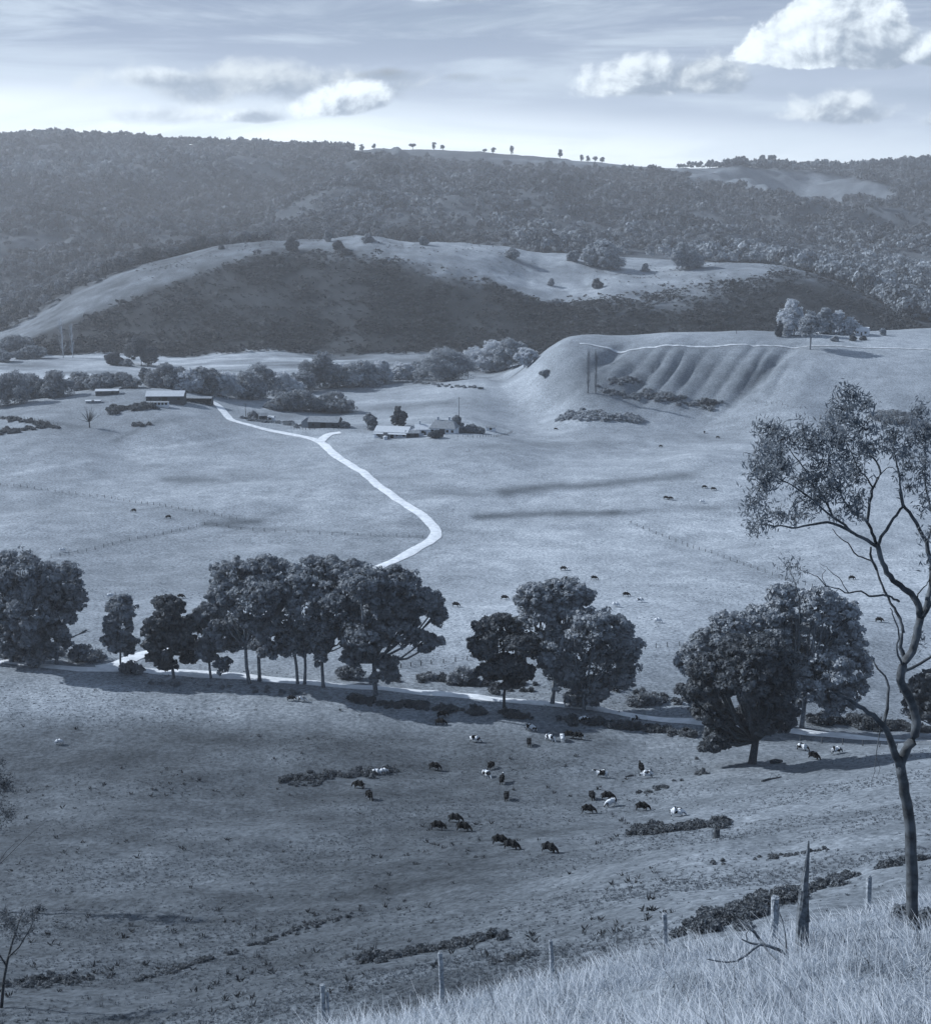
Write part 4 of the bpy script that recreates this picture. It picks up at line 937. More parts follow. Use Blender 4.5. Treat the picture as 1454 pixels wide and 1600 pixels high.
def building(name, label, cat, px, py, L, Wd, hw, hr, rz=0, wall=None, roof=None, wins=3, door=True, chim=0, group=None, openf=False, verandah=False, hip=0.0, skew=0):
    """gabled building, ridge along local x; front faces the viewer"""
    P = hit(px, py); root = empty(name, P, R(rz)); tag(root, label, cat, group); wall = wall or M_white; roof = roof or M_cor
    z0 = min(float(Hs(P.x+a*L/2, P.y+b_*Wd/2)) for a in (-1, 1) for b_ in (-1, 1))-P.z-.3
    w = MB(); l2, w2 = L/2, Wd/2
    if not openf: w.box(-l2, l2, -w2, w2, z0, hw)
    else:
        w.box(-l2, l2, w2-.2, w2, z0, hw); w.box(-l2, -l2+.2, -w2, w2-.2, z0, hw); w.box(l2-.2, l2, -w2, w2-.2, z0, hw)
        for k in range(1, 5): w.box(-l2+L*k/5-.12, -l2+L*k/5+.12, -w2, -w2+.24, z0, hw)
    if hr > .4 and not hip: w.add([(-l2,-w2,hw),(-l2,w2,hw),(-l2,0,hw+hr-.06)], [(0,1,2)]); w.add([(l2,-w2,hw),(l2,w2,hw),(l2,0,hw+hr-.06)], [(0,2,1)])
    w.build('wall', wall, root)
    r = MB(); e = .45; th = .14; sl_ = hr/w2; xr = l2+e-hip
    for s_ in (-1, 1):
        a0 = (-l2-e, s_*(w2+e), hw-sl_*e+.02); a1 = (l2+e, s_*(w2+e), hw-sl_*e+.02); a2 = (xr, s_*.002, hw+hr+.02); a3 = (-xr, s_*.002, hw+hr+.02)
        vs = [a0, a1, a2, a3]+[(p[0], p[1], p[2]+th) for p in (a0, a1, a2, a3)]
        fs = [(3,2,1,0),(4,5,6,7),(0,1,5,4),(1,2,6,5),(2,3,7,6),(3,0,4,7)]
        r.add(vs, fs)
    if hip:
        for s_ in (-1, 1): r.add([(s_*(l2+e),-w2-e,hw-sl_*e+.1),(s_*(l2+e),w2+e,hw-sl_*e+.1),(s_*xr,0,hw+hr+.12)], [(0,1,2)])
    ro = r.build('roof', roof, root)
    if chim:
        for k in range(chim):
            c = MB(); cx = -l2*.5+k*l2*.9; c.box(cx-.45, cx+.45, -.45+.2, .45+.2, hw+hr*.3, hw+hr+1.6); c.box(cx-.55, cx+.55, -.35, .75, hw+hr+1.6, hw+hr+1.85); c.build('chimney', M_brick, ro)
    if not openf:
        n = wins
        for k in range(n):
            if door and k == n//2: continue
            cx = -l2+L*(k+.5)/n; f = MB(); ww = min(.65, L/n*.3)
            f.box(cx-ww-.1, cx+ww+.1, -w2-.05, -w2+.02, hw*.36, hw*.36+1.35); fo = f.build('window', wall if wall != M_white else M_gwall, root)
            p_ = MB(); p_.box(cx-ww, cx+ww, -w2-.075, -w2-.04, hw*.36+.1, hw*.36+1.25); p_.build('pane', M_hole, fo)
        if door: d = MB(); d.box(-.55 if L < 14 else -1.6, .55 if L < 14 else 1.6, -w2-.07, -w2+.02, z0, min(2.1, hw*.85) if L < 14 else hw*.85); d.build('door', M_hole if wall == M_dwall else M_dwall, root)
    if verandah:
        v = MB(); v.add([(-l2,-w2-.02,hw*.92),(l2,-w2-.02,hw*.92),(l2,-w2-2.4,hw*.75),(-l2,-w2-2.4,hw*.75),(-l2,-w2-.02,hw*.92+.1),(l2,-w2-.02,hw*.92+.1),(l2,-w2-2.4,hw*.75+.1),(-l2,-w2-2.4,hw*.75+.1)], [(0,1,2,3),(7,6,5,4),(0,4,5,1),(1,5,6,2),(2,6,7,3),(3,7,4,0)])
        vo = v.build('verandah', roof, root)
        for k in range(5): q = MB(); x = -l2+.2+(L-.4)*k/4; q.box(x-.07, x+.07, -w2-2.35, -w2-2.2, z0, hw*.75+.01); q.build('post', M_white, vo)
    return root
FB = 'farm sheds on the left hillock'
building('shearing_shed', 'long dark shed with a bright white roof on the left hillock', 'shed', 260, 627, 21.5, 10, 3.8, 2.4, 2, M_dwall, M_iron, 4, True, 0, FB)
building('low_shed', 'long white-walled lean-to in front of the big white-roofed shed', 'shed', 247, 634, 12, 3.5, 2.2, .4, 0, M_white, M_cor2, 6, False, 0, FB)
building('low_shed', 'low skillion shed with a pale roof left of the big shed', 'shed', 168, 616, 13, 6, 2.4, .8, 8, M_dwall, M_iron, 2, False, 0, FB)
building('low_shed', 'tiny pale roofed shelter below the low skillion shed', 'shed', 146, 629, 8, 3, 1.2, .3, 4, M_gwall, M_cor, 1, False, 0, FB)
building('cattle_yard_shed', 'open-fronted shed with dark posts where the pale track ends', 'shed', 312, 629, 15, 6, 3, .6, -3, M_dwall, M_cor2, 1, False, 0, FB, True)
F2 = 'farm buildings by the track fork'
building('barn', 'dark gabled barn with a pale end right of the track', 'barn', 508, 667, 17, 10, 3.6, 2.4, -8, M_dwall, M_cor2, 3, True, 0, F2)
building('barn_end', 'pale gabled shed joined to the left end of the dark barn', 'shed', 482, 667, 6, 6.5, 3.2, 2.6, 82, M_gwall, M_iron, 1, False, 0, F2)
building('hut', 'small dark square hut above the bend of the track', 'hut', 411, 657, 4.5, 4.5, 3.2, 1.2, 12, M_dwall, M_cor2, 1, True, 0, F2)
building('hut', 'tiny pale hut right of the dark square hut', 'hut', 424, 657, 3.2, 3.2, 1.9, .8, -12, M_white, M_cor, 1, False, 0, F2)
building('farm_shed', 'white shed with a broad bright roof at the left of the farmstead', 'shed', 615, 682, 18, 12, 3.4, 2.2, -12, M_white, M_iron, 5, True, 0, F2, verandah=True)
building('farmhouse', 'white farmhouse with a tall chimney in the middle of the farmstead', 'house', 663, 678, 10, 8, 3.2, 2.2, 6, M_white, M_cor, 4, True, 1, F2)
building('farmhouse', 'larger steep-roofed farmhouse with two chimneys at the right of the farmstead', 'house', 694, 677, 14, 9, 3.6, 3.6, -14, M_white, M_cor2, 5, True, 2, F2, hip=2.5)
building('farm_shed', 'small dark shed between the white shed and the tall-chimney farmhouse', 'shed', 644, 683, 7, 5, 2.6, 1, 4, M_dwall, M_cor2, 2, False, 0, F2)
building('farm_shed', 'little pale outbuilding at the far right of the farmstead', 'shed', 767, 673, 5, 4, 2.2, .9, -8, M_white, M_cor2, 1, False, 0, F2)
building('cottage', 'white cottage on the terrace at the foot of the bald hill', 'house', 1347, 523, 8, 6.5, 3.2, 2.2, -30, M_white, M_iron, 3, True, 0)
building('shed', 'low white roofed shed left of the white cottage', 'shed', 1287, 521, 9, 6, 2.2, 1., 0, M_white, M_iron, 2, False, 0)
def water_tank(px, py, r, h_, label):
    B = hit(px, py); root = empty('water_tank', B); tag(root, label, 'tank', 'water tanks')
    a = MB(); a.tube([(0,0,-.2),(0,0,h_)], r, 14); a.build('tank', M_iron, root); b_ = MB(); b_.tube([(0,0,h_),(0,0,h_+.5)], [r*1.05, r*.1], 14); b_.build('lid', M_cor, root)
water_tank(215, 599, .9, 4., 'tall white tank standing up behind the left hillock')
water_tank(676, 682, 1.3, 2.2, 'squat pale tank in front of the larger farmhouse')
water_tank(602, 687, 1.2, 1.8, 'squat pale tank at the left of the white shed')

# poles
def pole(px, py, hpx, label, arm=True, grp='power poles'):
    B = hit(px, py); sc = proj(*B)[2]/F; h_ = hpx*sc; root = empty('power_pole', B); tag(root, label, 'pole', grp)
    a = MB(); a.tube([(0,0,-.3),(0,0,h_)], [.2, .14], 7); a.build('shaft', M_dbark, root)
    if arm: b_ = MB(); b_.box(-1.2, 1.2, -.25, -.16, h_*.93, h_*.93+.16); b_.build('crossarm', M_dbark, root)
pole(717, 652, 32, 'power pole in the flat field behind the farmstead')
pole(160, 616, 22, 'power pole at the low skillion shed')
pole(146, 603, 18, 'power pole beyond the crest of the left hillock')
pole(384, 652, 22, 'power pole left of the small dark hut')
pole(1150, 521, 18, 'power pole on the terrace left of the pale trees')
pole(1352, 519, 14, 'power pole beside the white cottage')

# ---------------------------------------------------------------- field fences
M_fp = mat('old fence timber', .07, .4, 5, .9)
post_me = None
def fence(label, pix, gap, hgt=1.25, r=.11, wire=True, grp='field fences', m=None):
    global post_me
    pts = [hit(*p) for p in pix]
    for p in pts: p.z = 0
    root = empty('post_and_wire_fence', (pts[0].x, pts[0].y, float(Hs(pts[0].x, pts[0].y)))); tag(root, label, 'fence', grp); B = root.location.copy()
    L = [0]
    for a, b_ in zip(pts, pts[1:]): L.append(L[-1]+(b_-a).length)
    n = min(95, int(L[-1]/gap)+1); tops = []; rr = random.Random(int(pix[0][0]))
    if post_me is None: q = MB(); q.tube([(0,0,-.3),(0.01,0,.5),(0,0,1)], [1,.92,.8], 6); post_me = bpy.data.meshes.new('post'); post_me.from_pydata(q.v, [], q.f); post_me.materials.append(M_fp)
    for k in range(n):
        s_ = L[-1]*k/max(n-1, 1); i = max(0, min(len(L)-2, int(np.searchsorted(L, s_))-1)); f = (s_-L[i])/(L[i+1]-L[i]); p = pts[i].lerp(pts[i+1], f)
        z = float(Hs(p.x, p.y)); o = bpy.data.objects.new('post', post_me); COL.objects.link(o); o.parent = root
        o.location = Vector((p.x, p.y, z))-B; hh_ = hgt*rr.uniform(.85, 1.15); rr_ = r*rr.uniform(.8, 1.3); o.scale = (rr_, rr_, hh_); o.rotation_euler = (rr.uniform(-.08, .08), rr.uniform(-.1, .1), 0)
        tops.append(Vector((p.x, p.y, z+hgt*.8))-B)
    if wire:
        w = MB()
        for dz in (0, -.35, -.7):
            for a, b_ in zip(tops, tops[1:]): w.tube([a+Vector((0,0,dz)), b_+Vector((0,0,dz))], .012, 3)
        w.build('wire', M_fp, root)
fence('long field fence running from the left edge toward the track bend', [(-20,757),(80,768),(180,780),(280,796),(370,812)], 3.6)
fence('fence line from the fence corner across to the bend of the pale track', [(320,820),(400,829),(500,835),(660,841)], 5, 1.1)
fence('faint fence running left and down from the fence corner', [(320,820),(240,838),(160,856),(80,872)], 4, 1.2)
fence('fence crossing the bright field behind the right gum trees', [(985,818),(1060,848),(1140,876),(1210,900),(1290,926)], 4)
fence('fence just above the road scrub between the middle and right gums', [(990,1017),(1030,1012),(1080,1008)], 3, 1.2)
fence('fence along the foot of the terrace at the right', [(1180,628),(1240,638),(1280,645),(1340,652)], 4, 1.3)
fence('fence in front of the roadside scrub by the spreading gum', [(610,1046),(670,1038),(730,1032)], 3)
fence('fence beside the bright road bend at the right', [(1250,1158),(1300,1163),(1350,1166),(1400,1170)], 4, 1.2)
fence('farmyard fence right of the farmstead', [(715,682),(745,684),(775,683),(800,676)], 2.6, 1.3)
fence('yard rails below the dark barn', [(455,668),(478,672),(530,671),(545,666)], 2.6, 1.3)
fence('fence on the left hillock slope below the sheds', [(-20,650),(40,655),(90,664)], 3, 1.3)
fence('fence along the paddock top under the road scrub', [(905,1150),(980,1158),(1060,1168),(1110,1172)], 6, .5, .05)

# ---------------------------------------------------------------- valley shrubs and trees
WL = 'willows and trees along the creek'
SH = [  # px, base py, half width, height, material, label
 (12,632,30,48,M_dark,'dark creek tree at the left edge'),(50,622,24,36,M_mid2,'greyish creek tree second from the left edge'),(85,620,24,38,M_dark,'dark creek tree left of the crest pole'),
 (128,610,22,26,M_dark,'dark creek shrub behind the hillock left of the tall tank'),(160,608,20,24,M_mid,'flat topped creek shrub behind the low skillion shed'),(192,606,20,22,M_dark,'dark creek shrub just left of the tall white tank'),
 (230,602,12,26,M_dark,'upright dark shrub right of the tall white tank'),(262,606,22,36,M_dark,'dark tree behind the big white-roofed shed'),(296,612,20,32,M_will,'pale willow right of the tree behind the big shed'),(318,616,22,40,M_dark,'dark creek tree above the top end of the track'),
 (350,620,24,36,M_will,'pale willow above the top of the pale track'),(380,622,24,38,M_mid,'grey creek tree next to the pale willow'),(408,622,24,50,M_mid,'broad grey tree with a tall head in the creek line'),(440,618,22,34,M_will,'pale willow left of the tallest creek tree'),
 (500,606,24,52,M_dark,'tallest dark creek tree in the middle of the line'),(470,612,20,30,M_mid,'grey shrub leaning on the tallest creek tree'),(535,604,20,32,M_will,'pale feathery willow right of the tallest creek tree'),(565,602,26,36,M_mid2,'grey bushy willow mid right of the creek line'),(595,598,16,32,M_will,'thin pale willow near the middle of the creek line'),
 (630,592,16,24,M_will,'small pale willow left of the big dark willow'),(690,594,38,46,M_mid,'big rounded dark willow right of centre'),(655,588,16,22,M_mid2,'grey shrub touching the big dark willow'),(765,580,26,44,M_will,'bright round willow nearest the terrace'),(800,576,22,42,M_mid2,'grey willow behind the bright round one'),(825,572,16,26,M_will,'small pale willow at the terrace foot'),
 (740,576,14,20,M_mid,'low dark shrub left of the bright round willow'),(440,640,22,24,M_dark,'low dark shrub left in the row behind the barn'),(475,642,26,30,M_dark,'dark shrub in the middle of the row behind the barn'),(518,643,26,28,M_dark,'dark shrub at the right end of the row behind the barn'),
 (20,553,26,26,M_dark,'dark scrub under the hill at the far left'),(48,560,18,18,M_dark,'dark shrub left of the bare poplars'),(5,565,14,16,M_mid,'grey shrub at the far left flat')]
def small_tree(label, px, py, hw, hh, m, group=None, nm='creek_tree', cat='tree', trunk=.3, leaf=None, skirt=True):
    B = hit(px, py); sc = proj(*B)[2]/F; w = hw*sc; h_ = hh*sc*1.05; rg = np.random.default_rng(int(px*5+py)); B.z -= .2
    root = empty(nm, B); tag(root, label, cat, group); bl = []
    nb = 9+int(w/max(h_, 1)*5) if skirt else 6; lo = .0 if skirt else .42
    for k in range(nb):
        f = rg.uniform(-1, 1); rz = h_*rg.uniform(.2, .32); z = rg.uniform(lo*h_+rz*.5, max(lo*h_+rz*.6, (h_-rz)*(1-.3*abs(f)))) if h_-rz > lo*h_+rz*.6 else h_*.55
        e = math.sqrt(max(.15, 1-((z/h_-.5)*1.6)**2))
        bl.append((B.x+f*w*.75*e, B.y+rg.uniform(-.6, .6)*w*.7, B.z+z, w*rg.uniform(.3, .5), w*.4, rz))
    bl.append((B.x+rg.uniform(-.3, .3)*w, B.y, B.z+h_*.74, w*.45, w*.4, h_*.26))
    lf = leaf or max(.22, sc*1.05)
    child_at(root, 'crown', crown_faces(bl, rg, lf, .3, .9, 42), m)
    t_ = MB(); t_.tube([(0,0,-.3),(.1,0,h_*.3),(0,0,h_*.8)], [trunk*1.2, trunk, trunk*.3], 6)
    for k in range(4): a = rg.uniform(0, 6.28); t_.tube([(0,0,h_*.3),(math.cos(a)*w*.5, math.sin(a)*w*.4, h_*.7)], [trunk*.5, trunk*.15], 5)
    t_.build('trunk', M_bark, root); return root
for (px, py, hw, hh, m, lab) in SH: small_tree(lab, px, py, hw*1.35, hh*1.04, m, WL)
VT = 'trees out on the valley flat'
small_tree('large round dark tree alone on the flat below the bald hill', 221, 571, 25, 44, M_black, VT, 'round_tree')
small_tree('smaller dark tree left of the large round dark tree', 180, 570, 13, 20, M_black, VT, 'round_tree')
small_tree('small dark shrub between the two round trees on the flat', 198, 572, 10, 10, M_dark, VT, 'round_tree')
small_tree('dark conical tree above the white shed of the farmstead', 623, 666, 12, 30, M_black, VT, 'garden_tree')
small_tree('rounded garden tree left of the white farm shed', 576, 671, 13, 24, M_dark, VT, 'garden_tree')
small_tree('dark garden tree at the right of the steep-roofed farmhouse', 712, 676, 14, 26, M_dark, VT, 'garden_tree')
small_tree('low garden hedge bush right of the farmhouses', 740, 676, 20, 12, M_dark, VT, 'garden_bush', 'shrub')
small_tree('dark garden bush in front of the farmhouses', 680, 684, 10, 12, M_black, VT, 'garden_bush', 'shrub')
small_tree('garden bush in front of the white farm shed', 600, 685, 8, 9, M_dark, VT, 'garden_bush', 'shrub')
small_tree('small tree between the track and the dark square hut', 395, 655, 8, 12, M_dark, VT, 'garden_tree')
small_tree('shrub at the right end of the dark barn', 538, 668, 8, 10, M_dark, VT, 'garden_bush', 'shrub')
small_tree('dark shrub where the terrace gully ends', 1104, 633, 13, 11, M_black, VT, 'gully_bush', 'shrub')
small_tree('dark shrub on the terrace nose', 852, 586, 9, 8, M_dark, VT, 'gully_bush', 'shrub')
small_tree('dark shrubs at the foot of the terrace face', 1040, 622, 14, 9, M_dark, VT, 'gully_bush', 'shrub')
TT = 'trees on the terrace by the cottage'
small_tree('pale leafy tree at the back left of the terrace trees', 1240, 524, 24, 54, M_will, TT, 'terrace_tree')
small_tree('lone pale tree with a visible bare trunk on the terrace edge', 1265, 546, 21, 56, M_mid2, TT, 'terrace_tree', skirt=False, trunk=.5)
small_tree('grey tree right of the lone pale terrace tree', 1290, 522, 16, 40, M_mid2, TT, 'terrace_tree')
small_tree('pale rounded tree above the low white roofed shed', 1312, 522, 18, 34, M_will, TT, 'terrace_tree')
small_tree('thin pale bush between the terrace trees and the cottage', 1332, 522, 12, 20, M_will, TT, 'terrace_tree')
small_tree('dark stubby tree at the left on the terrace', 1216, 526, 7, 22, M_black, TT, 'terrace_tree')
small_tree('small dark round shrub on the terrace below the cottage', 1332, 532, 5, 8, M_black, TT, 'terrace_shrub', 'shrub')
small_tree('second small dark shrub right below the cottage', 1348, 531, 5, 6, M_black, TT, 'terrace_shrub', 'shrub')
small_tree('small grey shrub on the terrace left of the cottage shrubs', 1304, 533, 6, 7, M_mid, TT, 'terrace_shrub', 'shrub')
small_tree('small brown shrub right of the cottage', 1378, 524, 5, 11, M_mid, TT, 'terrace_shrub', 'shrub')
small_tree('dark hedge seen through the top of the foreground gum', 1395, 656, 36, 14, M_dark, TT, 'hedge', 'hedge')
# bare poplars
def bare_tree(label, px, py, hw, hh, m):
    B = hit(px, py); sc = proj(*B)[2]/F; w = hw*sc; h_ = hh*sc; root = empty('bare_tree', B); tag(root, label, 'tree'); rr = random.Random(4); c = MB(); t_ = MB(); t_.tube([(0,0,-.3),(0,0,h_*.3)], [.4, .3], 6); t_.build('trunk', m, root)
    for k in range(46):
        a = rr.uniform(0, 6.28); e = rr.uniform(.1, 1); z = h_*(rr.uniform(.6, 1.)*math.sqrt(1-.6*e*e)); c.tube([(0,0,h_*.25), (math.cos(a)*w*e*.6, math.sin(a)*w*e*.6, z*.75), (math.cos(a)*w*e, math.sin(a)*w*e, z)], [.12, .07, .03], 4)
    c.build('crown', m, root)
bare_tree('spreading bare tree on the slope left below the sheds', 140, 668, 20, 36, M_dbark)
def poplar(label, px, py, hpx, wpx, m):
    B = hit(px, py); sc = proj(*B)[2]/F; h_ = hpx*sc; w = wpx*sc*.5; root = empty('bare_poplar', B); tag(root, label, 'tree', 'bare poplars'); rr = random.Random(int(px))
    t_ = MB(); t_.tube([(0,0,-.3),(.1,0,h_*.5),(0,0,h_*.97)], [.4, .25, .06], 6); t_.build('trunk', m, root)
    c = MB()
    for k in range(75):
        a = rr.uniform(0, 6.28); z = rr.uniform(.06, .85)*h_; l = rr.uniform(.12, .26)*h_; e = w*rr.uniform(.5, 1.)*(1-.4*z/h_)
        c.tube([(0,0,z), (math.cos(a)*e*.7, math.sin(a)*e*.7, z+l*.35), (math.cos(a)*e, math.sin(a)*e, min(z+l, h_))], [.09, .06, .02], 4)
    c.build('crown', m, root)
M_pop = mat('pale poplar twigs', .36, .3, 1, .9); M_pop2 = mat('grey poplar twigs', .11, .3, 1, .9)
poplar('tallest bare poplar at the left under the bald hill', 99, 559, 66, 18, M_pop)
poplar('shorter bare poplar just right of the tallest left one', 114, 559, 54, 12, M_pop)
poplar('bare poplar at the terrace foot, left one of the pair', 918, 614, 70, 9, M_pop2)
poplar('bare poplar at the terrace foot, right one of the pair', 930, 614, 68, 9, M_pop2)
# trees on the hill crest and on the skyline
CR = 'trees on the crest of the bald hill'
for (px, py, hw, hh, m, lab) in [
 (457,391,10,20,M_black,'round dark tree high on the bald hill crest'),(346,389,4,5,M_black,'tiny dark shrub on the left shoulder of the bald hill'),(512,377,6,16,M_dark,'slim dark tree on the hill crest right of the round one'),(529,390,8,14,M_black,'dark shrub just under the crest, left one of two'),(541,398,8,9,M_black,'dark shrub just under the crest, right one of two'),
 (575,378,9,12,M_dark,'dark crest tree against the forest'),(662,382,8,12,M_dark,'crest tree right of the hill top'),(800,404,11,16,M_mid,'grey tree at the crest dip'),(932,450,8,14,M_black,'small dark conical tree on the right slope of the hill'),
 (861,446,5,10,M_mid,'small grey tree on the hill slope near the pale patch'),(945,418,30,40,M_mid2,'broad pale topped tree behind the hill crest'),(925,414,16,30,M_mid2,'pale tree left of the broad pale topped one'),(1072,420,24,38,M_mid,'dark rounded tree group behind the crest at the right'),(895,408,10,16,M_mid,'small grey tree on the hill crest slope'),
 (1008,424,6,12,M_mid,'small tree on the bright strip behind the crest'),(865,478,12,10,M_dark,'low dark bush on the right slope of the hill')]:
    small_tree(lab, px, py, hw, hh, m, CR, 'hill_tree')
SK = 'lone trees on the skyline'
def sky_tree(px, py, hw, hh, lab, m=M_black):
    x, y, z = ray(px, py); B = Vector((x/y*3480, 3480, 0)); B.z = float(Hs(B.x, B.y))-1; sc = proj(*B)[2]/F; by = proj(*B)[1]
    w = hw*sc; h_ = max(hh*sc, (by-(py-hh))*sc); rg = np.random.default_rng(int(px)); root = empty('skyline_tree', B); tag(root, lab, 'tree', SK)
    bl = [(B.x+rg.uniform(-.5, .5)*w, B.y+rg.uniform(-.5, .5)*w, B.z+h_*rg.uniform(.35, .85), w*rg.uniform(.3, .7), w*.5, h_*rg.uniform(.12, .22)) for k in range(6)]
    child_at(root, 'crown', crown_faces(bl, rg, 1.5, .4, .8, 14), m); t_ = MB(); t_.tube([(0,0,-2),(0,0,h_*.8)], [.9, .5], 5); t_.build('trunk', M_dbark, root)
for a in [(565,231,5,5,'low round skyline tree left of the gap'),(584,231,3,6,'tiny skyline tree next to the low round one'),(645,233,6,9,'flat topped skyline tree at the left of the open ridge'),(678,235,3,14,'tall narrow skyline tree'),(692,235,4,8,'small skyline tree right of the tall narrow one'),
          (770,239,3,8,'small upright skyline tree near the middle'),(799,240,4,12,'skyline tree with an open top right of the middle one'),(875,247,4,13,'tall lone skyline tree left of the pale row'),(908,251,3,9,'first tree of the thin pale skyline row'),(918,252,3,9,'second tree of the thin pale skyline row'),(929,253,4,8,'third tree of the thin pale skyline row'),(940,254,4,9,'last tree of the thin pale skyline row'),
          (1163,254,5,10,'skyline tree standing above the dark right ridge'),(1190,252,8,10,'dark rounded skyline tree at the right ridge top'),(1205,252,8,9,'dark rounded skyline tree next to the ridge top one'),(756,240,4,5,'low dark skyline bush beside the middle tree')]:
    sky_tree(*a)

# ---------------------------------------------------------------- the forest (a far-off wood)
def tonemat(name, trans=.15, var=(.7, 1.3), scale=.5):
    m = bpy.data.materials.new(name); m.use_nodes = True; t = m.node_tree; h = NG(t); b = t.nodes['Principled BSDF']; b.inputs['Roughness'].default_value = .85; b.inputs['Specular IOR Level'].default_value = .15
    an = h.n('ShaderNodeAttribute'); an.attribute_name = 'tone'; c = h.n('ShaderNodeCombineColor')
    for k, (a_, b_) in enumerate(((.60, .25), (.765, .14), (.98, 0))): t.links.new(h.m('MULTIPLY', an.outputs['Fac'], h.m('ADD', h.m('MULTIPLY', an.outputs['Fac'], b_), a_)), c.inputs[k])
    t.links.new(c.outputs[0], b.inputs['Base Color'])
    if trans:
        tr = t.nodes.new('ShaderNodeBsdfTranslucent'); mx = t.nodes.new('ShaderNodeMixShader'); mx.inputs[0].default_value = trans
        t.links.new(c.outputs[0], tr.inputs[0]); t.links.new(b.outputs[0], mx.inputs[1]); t.links.new(tr.outputs[0], mx.inputs[2]); t.links.new(mx.outputs[0], t.nodes['Material Output'].inputs[0])
    return m
M_tone = tonemat('foliage by plant')
M_gtone = tonemat('grass by plant', .3)
def scatter(name, protos, x, y, s, tn, m, zoff=0., sz=None, label=None, cat=None):
    rg = np.random.default_rng(len(x)); n = len(x); which = rg.integers(0, len(protos), n); out = []; tt = []
    z = Hs(x, y)+zoff
    for k, p in enumerate(protos):
        i = np.where(which == k)[0]; a = rg.uniform(0, 6.283, len(i)); ca, sa = np.cos(a), np.sin(a)
        q = p[None]*s[i][:, None, None, None]
        if sz is not None: q = q*np.array([1, 1, 1.])*np.where(np.arange(3) == 2, sz[i][:, None, None, None], 1.)
        X_ = q[..., 0]*ca[:, None, None]-q[..., 1]*sa[:, None, None]+x[i][:, None, None]; Y_ = q[..., 0]*sa[:, None, None]+q[..., 1]*ca[:, None, None]+y[i][:, None, None]; Z_2 = q[..., 2]+z[i][:, None, None]
        out.append(np.stack([X_, Y_, Z_2], -1).reshape(-1, 4, 3)); jit = rg.uniform(.8, 1.2, (len(i), p.shape[0])); tt.append((tn[i][:, None]*jit).ravel())
    o = link(name, quads_to_mesh(name, np.concatenate(out), np.concatenate(tt), m)); return tag(o, label, cat, None, 'stuff')
rgf = np.random.default_rng(21)
protos = []; fine = []
for k in range(18):
    n = 44 if k < 9 else 180; d = unit(rgf.normal(size=(n, 3))); d[:, 2] = np.where(d[:, 2] < -.3, -d[:, 2], d[:, 2])
    sub = unit(rgf.normal(size=(5, 3)))*.5; sub[:, 2] = abs(sub[:, 2])*.7; wh = rgf.integers(0, 5, n)
    p = sub[wh]+d*rgf.uniform(.4, .62, (n, 1)); p[:, 2] = p[:, 2]*.95+.75
    protos.append(diamonds(p, unit(d+rgf.normal(size=d.shape)*.35), rgf.uniform(.17, .34, n)*(1 if k < 9 else .52), .8, rgf))
N = 150000
yy = rgf.uniform(1340, 3520, N)**1.0; uu = rgf.uniform(-.50, .50, N); xx = uu*(yy+YO)
px_, py_, dp_ = proj(xx, yy, Hs(xx, yy)+0)
keep = visible(xx, yy)
keep &= ~inpoly(px_, py_, [(1010,264),(1160,262),(1290,272),(1400,292),(1390,308),(1300,318),(1230,312),(1150,296),(1060,277)])
keep &= ~inpoly(px_, py_, [(552,215),(1060,240),(1060,266),(980,270),(850,264),(700,254),(552,244)])
crd = np.interp(px_, [-200, 0, 130, 330, 480, 620, 1100, 1250, 1400, 1600], [1345, 1360, 1395, 1465, 1560, 1640, 1640, 1490, 1330, 1300])
keep &= ~(inpoly(px_, py_, [(960,392),(1040,396),(1110,412),(1110,424),(940,424)]) & (rgf.random(N) < .9))
keep &= ~((py_ > 368) & (px_ > 420) & (px_ < 760) & (yy < 1640) )
crest = np.interp(px_, [-50,0,130,220,330,420,560,700,800,900,1000,1100,1200,1280,1360,1420,1460], [540,530,462,420,388,377,371,380,396,412,424,419,424,445,482,515,530])
keep &= (yy > crd+25) | (yy > crd-60) & (px_ > 480) & (px_ < 1180) & (rgf.random(N) < .3)
dn = .5+1.5*fbm(xx/90, yy/90, 3)+.35*(yy > 2400)
keep &= rgf.random(N) < np.clip(dn, .12, 1)*.75
xx, yy, px_, py_ = xx[keep], yy[keep], px_[keep], py_[keep]
if len(xx) > 50000: idx = rgf.choice(len(xx), 50000, False); xx, yy, px_, py_ = xx[idx], yy[idx], px_[idx], py_[idx]
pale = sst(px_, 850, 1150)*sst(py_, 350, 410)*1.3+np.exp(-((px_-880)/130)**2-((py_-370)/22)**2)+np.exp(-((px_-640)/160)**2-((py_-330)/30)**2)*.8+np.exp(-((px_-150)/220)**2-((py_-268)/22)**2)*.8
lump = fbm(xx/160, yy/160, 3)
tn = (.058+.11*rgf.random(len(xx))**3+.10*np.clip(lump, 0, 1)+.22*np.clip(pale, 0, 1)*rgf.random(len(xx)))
ss_ = (3.6+5.2*rgf.random(len(xx))**1.8)*(1+.55*(1-sst(yy, 1720, 1950))*(px_ > 400))*(1+.25*(yy > 2500))
print('FOREST', len(xx))
fine = protos[9:]; protos = protos[:9]; sz_ = rgf.uniform(.9, 1.5, len(xx)); q = yy < 1950
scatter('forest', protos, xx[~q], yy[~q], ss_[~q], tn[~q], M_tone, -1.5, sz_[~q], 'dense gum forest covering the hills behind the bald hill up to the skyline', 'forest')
scatter('forest_edge', fine, xx[q], yy[q], ss_[q], tn[q], M_tone, -1.5, sz_[q], 'nearer gum forest at the foot of the far hills, right behind the bald hill', 'forest')
